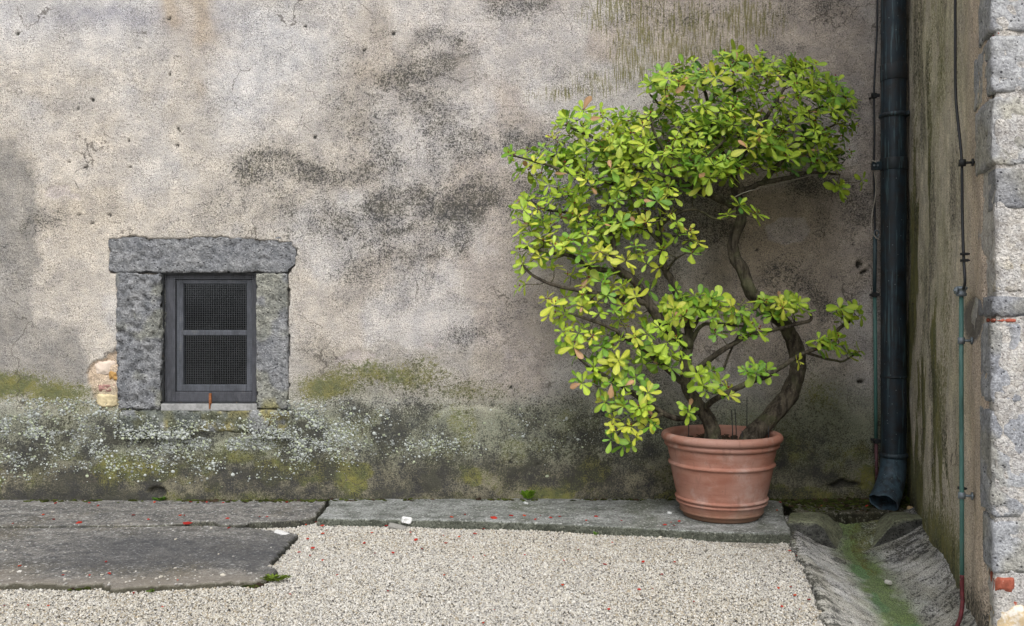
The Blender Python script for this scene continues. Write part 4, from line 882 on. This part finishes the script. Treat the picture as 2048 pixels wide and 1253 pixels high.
B = [ # (points, start px width, end px width)
 ([(1381, 690, -.37), (1336, 661, -.40), (1310, 625, -.42), (1295, 604, -.42), (1272, 567, -.43), (1246, 546, -.43), (1229, 520, -.43), (1224, 470, -.42), (1218, 420, -.40), (1235, 370, -.38), (1255, 320, -.36)], 24, 8),
 ([(1300, 608, -.42), (1250, 598, -.45), (1194, 587, -.47), (1124, 575, -.50), (1070, 555, -.50), (1044, 530, -.48)], 13, 4),
 ([(1236, 545, -.43), (1181, 534, -.46), (1141, 513, -.48), (1100, 505, -.50), (1062, 500, -.48)], 11, 4),
 ([(1228, 520, -.43), (1205, 480, -.36), (1190, 450, -.33), (1150, 430, -.30), (1090, 420, -.28)], 10, 4),
 ([(1368, 765, -.37), (1355, 757, -.39), (1298, 705, -.46), (1272, 691, -.48), (1245, 671, -.50), (1221, 657, -.52), (1180, 640, -.52), (1130, 625, -.50)], 15, 4),
 ([(1400, 820, -.37), (1355, 838, -.42), (1302, 812, -.46), (1285, 802, -.46), (1211, 752, -.50), (1184, 741, -.50), (1147, 706, -.48)], 14, 4),
 ([(1330, 826, -.44), (1290, 842, -.50), (1255, 850, -.53), (1235, 870, -.53)], 8, 4),
 ([(1376, 752, -.38), (1430, 711, -.44), (1474, 684, -.46), (1508, 668, -.46), (1575, 653, -.46), (1619, 642, -.44), (1621, 627, -.43)], 12, 5),
 ([(1384, 682, -.37), (1404, 651, -.42), (1441, 648, -.46), (1487, 653, -.48)], 9, 4),
 ([(1380, 668, -.37), (1410, 620, -.42), (1425, 595, -.44)], 8, 4),
 ([(1405, 822, -.37), (1430, 799, -.46), (1484, 772, -.52), (1541, 748, -.52), (1575, 728, -.50), (1608, 708, -.46), (1648, 691, -.42), (1678, 658, -.38), (1702, 641, -.36)], 13, 6),
 ([(1612, 706, -.45), (1662, 720, -.42), (1689, 722, -.40), (1712, 706, -.38)], 6, 3),
 ([(1446, 740, -.45), (1462, 700, -.42), (1482, 660, -.42)], 5, 3),
 ([(1474, 384, -.33), (1500, 378, -.35), (1524, 365, -.37), (1581, 357, -.38), (1618, 345, -.38), (1680, 350, -.38)], 15, 4),
 ([(1526, 366, -.37), (1552, 335, -.40), (1568, 318, -.42), (1588, 288, -.42), (1628, 268, -.40), (1670, 250, -.38)], 11, 4),
 ([(1468, 412, -.33), (1440, 398, -.34), (1413, 388, -.36), (1380, 372, -.38), (1330, 352, -.38), (1280, 340, -.38), (1200, 330, -.38)], 17, 5),
 ([(1466, 352, -.33), (1482, 312, -.35), (1504, 280, -.38), (1530, 240, -.40), (1560, 190, -.40), (1590, 140, -.38)], 15, 4),
 ([(1466, 350, -.33), (1440, 300, -.30), (1425, 250, -.30), (1410, 190, -.32), (1400, 145, -.32)], 14, 4),
 ([(1440, 300, -.30), (1390, 270, -.26), (1340, 230, -.25), (1300, 190, -.25)], 9, 4),
 ([(1482, 312, -.35), (1475, 240, -.30), (1470, 180, -.30), (1465, 130, -.30)], 10, 4),
 ([(1504, 280, -.38), (1570, 250, -.36), (1630, 220, -.30), (1680, 200, -.28)], 9, 4),
 ([(1350, 360, -.32), (1330, 310, -.40), (1310, 270, -.45), (1300, 230, -.45)], 9, 4),
 ([(1255, 320, -.36), (1210, 290, -.34), (1160, 265, -.32), (1130, 250, -.32)], 8, 4),
 ([(1235, 370, -.38), (1180, 355, -.42), (1110, 335, -.44), (1060, 320, -.42), (1025, 312, -.40)], 8, 3),
 ([(1318, 455, -.34), (1350, 430, -.42), (1390, 420, -.46), (1440, 440, -.46), (1480, 430, -.46), (1510, 436, -.46)], 7, 3),
 ([(1400, 386, -.37), (1400, 350, -.46), (1420, 310, -.52), (1450, 280, -.54)], 9, 4),
 ([(1322, 490, -.35), (1290, 450, -.44), (1270, 410, -.48), (1260, 380, -.50)], 7, 3),
 ([(1335, 540, -.36), (1350, 520, -.42), (1375, 505, -.46)], 6, 3),
]
for i, (pts, a, b) in enumerate(B):
    limb('branch', pts, a*px2m, b*px2m, 5, 8, .06, (1.05, 1.08, 1.0) if a < 12 else (1, 1, 1), 10+i)
# rosette positions: (cx, cy, rx, ry, count, y near, y far)
RG = [(1560, 215, 138, 92, 122, -.66, -.10), (1400, 210, 120, 84, 112, -.66, -.08), (1652, 265, 54, 90, 46, -.54, -.12), (1500, 140, 84, 32, 24, -.5, -.12), (1600, 150, 42, 30, 16, -.45, -.2), (1340, 160, 50, 34, 16, -.45, -.12), (1020, 309, 12, 5, 2, -.44, -.38), (1462, 118, 30, 10, 7, -.42, -.2), (1595, 130, 16, 10, 3, -.42, -.3), (1690, 200, 14, 14, 4, -.4, -.25), (1130, 245, 22, 10, 4, -.42, -.25), (1160, 545, 60, 22, 5, -.58, -.36), (1250, 560, 36, 24, 4, -.58, -.4), (1060, 440, 30, 26, 6, -.54, -.38), (1370, 480, 30, 28, 4, -.52, -.42), (1310, 540, 30, 22, 2, -.55, -.44),
      (1200, 275, 95, 58, 70, -.58, -.12), (1085, 325, 64, 28, 24, -.5, -.2), (1190, 350, 132, 52, 58, -.62, -.14), (1310, 290, 112, 76, 88, -.66, -.10), (1440, 295, 98, 66, 68, -.68, -.16), (1570, 305, 98, 46, 36, -.58, -.16), (1420, 350, 60, 26, 14, -.6, -.3),
      (1115, 420, 88, 48, 30, -.56, -.2), (1225, 415, 95, 58, 30, -.58, -.2), (1340, 425, 66, 62, 20, -.6, -.3), (1075, 490, 58, 34, 20, -.58, -.35), (1165, 495, 60, 32, 17, -.58, -.3), (1250, 480, 50, 40, 9, -.55, -.3), (1040, 570, 14, 14, 2, -.52, -.45), (1048, 540, 22, 18, 4, -.52, -.4),
      (1125, 612, 40, 28, 10, -.56, -.4), (1215, 598, 62, 38, 16, -.58, -.35), (1290, 628, 62, 50, 19, -.6, -.3), (1165, 685, 60, 32, 17, -.58, -.38), (1262, 715, 62, 42, 17, -.6, -.36), (1195, 748, 44, 28, 10, -.58, -.42), (1250, 795, 60, 34, 15, -.6, -.42), (1262, 848, 48, 30, 11, -.6, -.46), (1242, 880, 22, 12, 3, -.58, -.5), (1335, 690, 44, 55, 13, -.6, -.34), (1350, 600, 30, 30, 5, -.5, -.3),
      (1410, 600, 48, 22, 12, -.5, -.34), (1440, 628, 85, 22, 17, -.54, -.36), (1562, 616, 56, 20, 21, -.52, -.36), (1500, 665, 26, 12, 5, -.5, -.44), (1435, 665, 14, 8, 2, -.5, -.4),
      (1688, 632, 32, 18, 9, -.44, -.32), (1648, 682, 28, 18, 7, -.48, -.38), (1706, 710, 14, 9, 3, -.42, -.36), (1425, 765, 44, 26, 10, -.56, -.42), (1500, 742, 24, 12, 4, -.56, -.48), (1530, 740, 10, 8, 1, -.54, -.5), (1462, 785, 10, 8, 1, -.56, -.5), (1592, 722, 4, 4, 1, -.52, -.5), (1375, 822, 14, 8, 2, -.5, -.44),
      (1678, 382, 14, 10, 3, -.42, -.36), (1718, 362, 5, 5, 1, -.40, -.36), (1478, 412, 8, 6, 2, -.48, -.44), (1508, 434, 8, 6, 2, -.48, -.44), (1452, 436, 6, 5, 1, -.48, -.44), (1376, 508, 8, 8, 1, -.5, -.46), (1325, 497, 12, 8, 2, -.5, -.46), (1254, 527, 6, 6, 1, -.56, -.5), (1200, 505, 8, 8, 1, -.56, -.5), (1510, 700, 1, 1, 0, -.5, -.4)]
ros = []
rn = random.Random(21)
for cx, cy, rx, ry, n, ya, yb in RG:
    got, tries = 0, 0
    while got < n and tries < n*60:
        tries += 1
        a, r = rn.uniform(0, 6.28), math.sqrt(rn.random()); x, y = cx+rx*r*math.cos(a), cy+ry*r*math.sin(a); q = (ya+yb)/2+(rn.random()-.5)*(yb-ya)*math.sqrt(max(0.15, 1-r*r*.8))
        p = P(x, y, q)
        if n > 4 and any((p-o_).length < .032 for o_, _, _ in ros): continue
        ros.append((p, (x, y), (cx, cy))); got += 1
# intermediate branchlets towards cluster centres, then twigs
tw = MB(); nodes = list(skel)
order = sorted(range(len(ros)), key=lambda i: min((ros[i][0]-s_[0]).length for s_ in skel[::2]))
twigdir = {}
for i in order:
    p = ros[i][0]; best, bs = 1e9, None
    for s_, r_ in nodes:
        v = p-s_; L = v.length
        if L < .02: continue
        c_ = L+(.05 if v.z < -.02 else 0)+max(0, r_-.012)*2
        if c_ < best: best, bs = c_, (s_, r_)
    s_, r_ = bs; L = (p-s_).length
    out = Vector((rn.gauss(0, .25), rn.gauss(-.25, .2), rn.uniform(.0, .5)))*L*.35
    mid = s_.lerp(p, .55)-out*.5+Vector((rn.gauss(0, .12), rn.gauss(0, .12), -abs(rn.gauss(0, .10))))*L
    q = crom([s_, mid, p], 4); r0 = min(.0042, .0020+.010*L, max(.0017, r_*.75)); 
    tw.tube(q, list(np.linspace(r0, .0014, len(q))), 5, caps=False, col=(1.25, 1.35, .95) if rn.random() < .6 else (.9, .9, .85))
    twigdir[i] = Vector(q[-1]-q[-3]).normalized()
    for j in range(3, len(q)): nodes.append((Vector(q[j]), r0*.8))
o = tw.build('twigs', BARK); adopt(shrub, o); tag(o, kind='stuff')
# leaves
def leaf_mesh(name, var):
    mb = MB(); ts = [0, .10, .28, .48, .68, .84, .95, 1.0]; ws = [.018, .03, .10, .165, .205, .185, .105, .02]
    fold, droop, tw_ = [(.34, .22, .0), (.50, .06, .16), (.26, .42, -.14), (.42, -.14, .10)][var]
    vs = []; cs = []
    for t, w2 in zip(ts, ws):
        zc = -droop*t*t+.02*math.sin(t*5+var)
        for s_ in (-1, -.5, 0, .5, 1):
            cs.append((1.22, 1.16, 1.25) if s_ == 0 else (1, 1, 1) if abs(s_) < 1 else (.88, .90, .85)); x = s_*w2; z = zc+abs(x)*fold*1.0-(.25*x*x/.2 if abs(s_) == 1 else 0)+tw_*x*t; vs.append((x, t, z))
    m_ = len(ts); fs = [(i*5+k, i*5+k+1, (i+1)*5+k+1, (i+1)*5+k) for i in range(m_-1) for k in range(4)]
    mb.add(vs, fs); mb.c = cs; return mb
LM = [leaf_mesh('leaf', v) for v in range(4)]; LME = [m_.mesh('leaf') for m_ in LM]
for me in LME: me.materials.append(LEAF)
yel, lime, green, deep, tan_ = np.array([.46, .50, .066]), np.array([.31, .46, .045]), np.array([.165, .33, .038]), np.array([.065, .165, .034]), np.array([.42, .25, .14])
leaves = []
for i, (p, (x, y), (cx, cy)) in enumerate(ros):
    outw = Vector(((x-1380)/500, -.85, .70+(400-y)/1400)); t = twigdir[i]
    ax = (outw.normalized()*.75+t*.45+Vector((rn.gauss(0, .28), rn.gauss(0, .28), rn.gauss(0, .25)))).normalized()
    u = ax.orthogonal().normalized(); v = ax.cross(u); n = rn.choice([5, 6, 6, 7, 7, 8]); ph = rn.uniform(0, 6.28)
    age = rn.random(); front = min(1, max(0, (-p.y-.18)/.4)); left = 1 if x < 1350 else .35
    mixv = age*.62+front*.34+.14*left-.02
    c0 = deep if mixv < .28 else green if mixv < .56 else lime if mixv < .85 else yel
    size = rn.uniform(.036, .059)*rn.uniform(.82, 1.15)
    for k in range(n):
        a = ph+k*2.399+rn.gauss(0, .2); inner = k/n
        el = .05+.75*inner**1.4+rn.gauss(0, .16)
        dr = (u*math.cos(a)+v*math.sin(a))*math.cos(el)+ax*math.sin(el)-Vector((0, 0, 1))*.12*(1-inner); dr.normalize()
        nrm = (ax-dr*ax.dot(dr)).normalized(); sd = dr.cross(nrm)
        L = size*(1.12-.42*inner)*rn.uniform(.74, 1.24); wd = L*rn.uniform(.90, 1.28)
        mt = Matrix((sd*wd, dr*L, nrm*L)).transposed().to_4x4(); mt.translation = p+ax*.006*inner+dr*.004
        f = rn.uniform(-.35, .35)+(.25 if inner < .3 else 0)
        c = c0*(1-abs(f))+(yel if f > 0 else deep)*abs(f); c = c*rn.uniform(.82, 1.12)
        if rn.random() < .012: c = tan_*rn.uniform(.8, 1.2)
        leaves.append((mt, tuple(c), rn.randrange(4), L*L*max(.15, abs(nrm.y))/(CD+p.y)**2+(-p.y)*2e-4*1.2))
leaves.sort(key=lambda q: -q[3])
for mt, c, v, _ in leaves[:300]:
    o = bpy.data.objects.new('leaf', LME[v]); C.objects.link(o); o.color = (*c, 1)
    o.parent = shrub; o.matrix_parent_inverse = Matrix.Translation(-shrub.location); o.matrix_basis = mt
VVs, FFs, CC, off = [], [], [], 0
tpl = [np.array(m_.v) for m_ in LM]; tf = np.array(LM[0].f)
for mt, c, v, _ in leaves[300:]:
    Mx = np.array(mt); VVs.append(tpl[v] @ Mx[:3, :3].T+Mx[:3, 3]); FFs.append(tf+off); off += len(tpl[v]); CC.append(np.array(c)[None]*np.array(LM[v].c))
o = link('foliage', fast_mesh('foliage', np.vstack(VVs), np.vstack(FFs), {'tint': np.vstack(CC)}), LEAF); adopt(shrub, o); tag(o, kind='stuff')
mb = MB()
for i, (p, _, _) in enumerate(ros):
    if rn.random() < .30:
        for _ in range(rn.randint(1, 4)):
            c = p+Vector((rn.gauss(0, .010), rn.gauss(-.012, .008), rn.gauss(.010, .008))); s_ = rn.uniform(.0022, .0042); g_ = rn.uniform(.6, 1.3)
            mb.add([tuple(c+Vector(q)*s_) for q in ((1, 0, 0), (-1, 0, 0), (0, 1, 0), (0, -1, 0), (0, 0, 1.3), (0, 0, -1.3))], [(0, 2, 4), (2, 1, 4), (1, 3, 4), (3, 0, 4), (2, 0, 5), (1, 2, 5), (3, 1, 5), (0, 3, 5)], (.22*g_, .035*g_, .025*g_))
o = mb.build('berries', CHIP); adopt(shrub, o); tag(o, kind='stuff')
print('shrub', len(ros), 'rosettes', len(leaves), 'leaves')
# pale cord tying the shrub to the pipe bracket
q = crom([P(1462, 398, -.35), P(1500, 382, -.36), P(1600, 357, -.30), P(1690, 336, -.20), P(1744, 326, -.13)], 4)
mb = MB().tube(q, .0022, 6); c = P(1747, 324, -.13)
mb.tube([c+Vector((.012*math.cos(a), .02*math.sin(a)*.6, .004*math.sin(2*a))) for a in np.linspace(0, 6.28, 13)], .0024, 6)
tag(mb.build('cord', CORD), 'pale cord tying the shrub to the pipe bracket', 'cord')
q = crom([P(1746, 326, -.10), P(1752, 380, -.09), P(1744, 430, -.08), P(1744, 462, -.08), P(1752, 476, -.08), P(1758, 478, -.08)], 4)
tag(MB().tube(q, .0026, 6).build('cord', CORD), 'pale cord hanging down along the wall cable to its shackle', 'cord')

# ------------------------------------------------------------------ small things on the ground
def chip_mesh(seed, flat=.35):
    r_ = np.random.default_rng(seed); v = ico_v*r_.uniform(.6, 1.35, (12, 1))*np.array([1, r_.uniform(.5, .9), flat])
    f = np.vstack([ico_f, [(6, 11, 7), (7, 11, 8), (8, 11, 9), (9, 11, 10), (10, 11, 6)]])
    col = np.tile(np.array([lin(176, 52, 38), lin(150, 40, 34), lin(190, 74, 44), lin(128, 38, 34), lin(165, 60, 50)][seed % 5])*.9, (12, 1))
    me = fast_mesh('red_flake', v, f, {'tint': col}, smooth=False); me.materials.append(CHIP); return me
CM = [chip_mesh(i) for i in range(5)]
z3 = lambda l: [(a/2.926, 960+b/2.926) for a, b in l]; z4 = lambda l: [(600+a/2.56, 960+b/2.56) for a, b in l]; z7 = lambda l: [(1550+a/4.112, 950+b/4.112) for a, b in l]
flakes = z3([(460, 250), (1100, 253), (115, 503), (620, 478), (640, 547), (525, 556), (368, 556), (1040, 586), (1520, 215), (1562, 215), (1330, 225), (1080, 207), (1055, 207), (315, 230), (575, 150), (525, 134), (325, 136), (905, 130), (1115, 128), (1210, 130), (1305, 134), (1680, 130), (1790, 262), (1850, 246), (1995, 246), (1885, 268), (1912, 295), (1890, 313), (1340, 280), (1800, 345), (1830, 398), (1815, 442), (1887, 470), (783, 660), (1697, 668), (950, 742), (163, 733), (283, 735), (25, 735), (1972, 556), (870, 230), (75, 255), (255, 203), (780, 205), (1750, 423)])
flakes += z4([(995, 193), (1080, 183), (1148, 183), (1230, 183), (1205, 202), (1285, 193), (1330, 187), (775, 190), (845, 177), (1515, 187), (1465, 207), (1645, 208), (1900, 217), (1915, 233), (1868, 230), (1940, 210), (440, 235), (368, 270), (265, 310), (328, 323), (65, 347), (50, 387), (775, 235), (942, 250), (895, 275), (592, 306), (748, 323), (815, 290), (625, 352), (735, 285), (567, 268), (1205, 243), (1598, 320), (1425, 357), (1350, 412), (1150, 383), (887, 396), (945, 386), (385, 375), (475, 372), (115, 410), (450, 568), (1345, 537), (1805, 557), (1735, 560), (1580, 660), (995, 665), (940, 732), (2015, 622), (1917, 420), (1755, 418), (1560, 432), (740, 487), (1855, 483)])
flakes += z7([(385, 256), (755, 256), (45, 225), (15, 290), (460, 246), (180, 665), (122, 622), (130, 920), (165, 990), (280, 1025), (440, 1135), (55, 1080), (200, 1105), (30, 930)])
big = {1: 9, 0: 7, 45: 8}
for i, (a, b) in enumerate(flakes):
    g = G(a, b, 0); x, d = np.array([g.x]), np.array([g.y+CD])
    if inpoly(spoly, x, d)[0] > .5: z, where = .015, 'slab'
    elif inpoly(rpoly, x, d)[0] > .5: z, where = .009, 'path'
    elif inpoly(fpoly, x, d)[0] > .5: z, where = -.001, 'path'
    elif d[0] > 3.96 and g.x > 1.3: z, where = .012, 'ledge'
    else: z, where = ZG+.004, 'gravel'
    p = G(a, b, z); o = bpy.data.objects.new('red_flake', CM[i % 5]); C.objects.link(o); o.location = p
    s_ = big.get(i, random.uniform(2.4, 5.0))*.0021*(CD+p.y)/3.6; o.scale = (s_, s_, s_); o.rotation_euler = (random.uniform(-.2, .2), random.uniform(-.2, .2), random.uniform(0, 6.28))
    hue = ['bright red', 'dark red', 'orange-red', 'maroon', 'dull red'][i % 5]
    if where == 'slab': spot = 'on the pale slab, '+('close to the pot' if a > 1200 else 'in the row midway along it' if a > 960 else 'towards the white stone')
    elif where == 'ledge': spot = 'on the mossy ledge below the downpipe'
    elif where == 'path': spot = 'on the dark path, '+('along the wall foot' if b < 1016 else 'near its front edge' if b > 1120 else 'beside the pale slab' if a > 430 else 'on its left half')
    else: spot = 'on the gravel, '+('beside the gutter' if a > 1560 else 'just in front of the pale slab' if b < 1075 and a > 640 else 'by the broken corner of the dark path' if a < 700 and b < 1150 else 'in the foreground under the path edge' if a < 700 else 'in the middle in front of the white stone' if a < 1050 else 'in front of the pot')
    if i == 1: tag(o, 'largest red flake on the dark path, beside a hollow in its edge', 'flake')
    elif i == 45: tag(o, 'largest red flake on the pale slab, midway to the pot', 'flake')
    else: tag(o, 'small '+hue+' flake '+spot, 'flake', hue+' flakes '+spot)
def rock(name, a, b, z, sx, sy, sz, col, label, seed, rot=0):
    v, f = rbox(sx, sy, sz, min(sx, sy, sz)*.42, max(sx, sy)/7, min(sx, sz)*.22, 1.5/max(sx, .01), seed)
    o = link(name, fast_mesh(name, v, f, {'tint': np.tile(np.array(col), (len(v), 1))}, smooth=False), CHIP)
    p = G(a, b, z); o.location = p+Vector((0, 0, sz*.3)); o.rotation_euler = (.1, .25, rot); tag(o, label, 'stone'); return o
rock('white_stone', 813, 1047, -.004, .058, .040, .046, lin(228, 228, 226)*.95, 'white jagged stone leaning on the front edge of the pale slab', 71, .3)
rock('flat_stone', 795, 1056, ZG, .075, .03, .012, lin(160, 158, 152)*.8, 'flat grey stone in the gravel just below the white stone', 72, .1)
rock('white_flake', 567, 1068, -.004, .075, .028, .007, lin(222, 222, 220)*.9, 'flat white flake lying on the corner of the dark path', 73, -.1)
rock('pale_pebble', 1777, 1167, -.085, .022, .018, .012, lin(215, 212, 205)*.9, 'pale pebble lying alone in the gutter', 74, .4)
rock('tan_pebble', 1820, 1020, .014, .024, .02, .018, lin(196, 170, 128)*.85, 'tan pebble on the ledge below the downpipe', 75, .4)
rock('white_pebble', 1338, 1028, .012, .022, .016, .012, lin(205, 208, 205)*.9, 'pale pebble on the slab just left of the pot', 76, .4)
rock('white_pebble', 1052, 1008, .012, .024, .018, .012, lin(205, 208, 205)*.9, 'pale pebble on the slab in front of the little weed', 77, .4)
rock('pale_stone', 926, 994, .012, .05, .025, .035, lin(150, 148, 138)*.85, 'small grey stone against the wall foot above the pale slab', 78, .1)
def weed(name, p, n, h, spread, label, seed, col=(.10, .20, .03)):
    r_ = random.Random(seed); mb = MB()
    for _ in range(n):
        a = r_.uniform(0, 6.28); L = h*r_.uniform(.5, 1.1); b0 = Vector((r_.gauss(0, spread*.3), r_.gauss(0, spread*.15), 0)); tip = b0+Vector((math.cos(a)*spread, math.sin(a)*spread*.5-.01, L)); m_ = b0.lerp(tip, .55)+Vector((0, 0, L*.25))
        s_ = Vector((-math.sin(a), math.cos(a), 0))*L*.22; g_ = r_.uniform(.6, 1.4)
        mb.add([b0, m_-s_, tip, m_+s_], [(0, 1, 2), (0, 2, 3)], tuple(c*g_ for c in col))
    o = mb.build(name, MOSS, smooth=False); o.location = p; tag(o, label, 'plant'); return o
weed('weed', P(1055, 998, -.03), 26, .045, .035, 'little green weed at the wall foot behind the pale slab', 1, (.13, .24, .02))
weed('weed', G(322, 1002, .006), 30, .02, .03, 'tiny green tuft at the wall foot below the window', 2, (.08, .17, .02))
weed('weed', G(548, 1162, ZG), 50, .022, .045, 'green tuft in the gravel at the path corner', 3, (.14, .20, .03))
weed('weed', G(1192, 1072, ZG), 8, .02, .012, 'tiny green sprout in the gravel below the shrub', 4)
weed('weed', G(302, 1185, ZG), 14, .014, .018, 'tiny green sprout under the front edge of the path', 5, (.12, .22, .02))
weed('moss_plant', P(1812, 990, -.05), 120, .055, .05, 'ragged mossy plant in the corner behind the downpipe shoe', 6, (.085, .12, .02))
weed('moss_plant', P(1830, 1012, -.12), 90, .05, .035, 'ragged mossy plant at the foot of the side wall', 7, (.085, .12, .02))
# moss clumps along the wall foot and path edge (uncountable)
mb = []; cols = []
n = 1500
mx = rng.uniform(-2.5, 1.95, n); my = -.012-np.abs(rng.normal(0, .018, n)); k = rng.random(n) < np.clip(fbm(mx*4, 0*mx, 0*mx, 3, 801)*2.2-.6, 0, 1); mx, my = mx[k], my[k]
k2 = (mx > 1.33); zz_ = np.where((mx < -.93), .006, .010)
ex, ed = [], []
for i in range(900):
    j = rng.integers(9, 0+18); pa, pb = front_pts[j % 12], front_pts[(j+1) % 12]; t = rng.random(); pt = pa.lerp(pb, t)
    ex.append((pt.x, pt.y-abs(rng.normal(0, .006)), ZG+.0))
ex = np.array(ex); kk = rng.random(len(ex)) < np.clip(fbm(ex[:, 0]*5, 0*ex[:, 0], 0*ex[:, 0], 3, 803)*2.4-.9, 0, 1); ex = ex[kk]
lg_x = rng.uniform(1.33, 1.95, 900); lg_y = -np.abs(rng.normal(.02, .10, 900)).clip(0, .27); 
pts = np.vstack([np.stack([mx, my, zz_], 1), ex, np.stack([lg_x, lg_y, np.full(900, .010)], 1)])
n = len(pts); sz = rng.lognormal(math.log(.006), .4, n).clip(.003, .014)
mv = ico_v[None]*(sz[:, None]*rng.uniform(.7, 1.5, (n, 3))*np.array([1.2, 1, .6]))[:, None, :]*rng.uniform(.55, 1.4, (n, 12, 1))+pts[:, None, :]
mc = np.array([.050, .062, .014])*rng.uniform(.3, 1.5, (n, 1)); br = rng.random((n, 1)) < .25; mc = np.where(br, np.array([.05, .034, .022])*rng.uniform(.5, 1.6, (n, 1)), mc)
tag(link('moss', fast_mesh('moss', mv.reshape(-1, 3), (ico_f[None]+(np.arange(n)*12)[:, None, None]).reshape(-1, 3), {'tint': np.repeat(mc, 12, 0)}, smooth=False), MOSS), kind='stuff')
print('done')
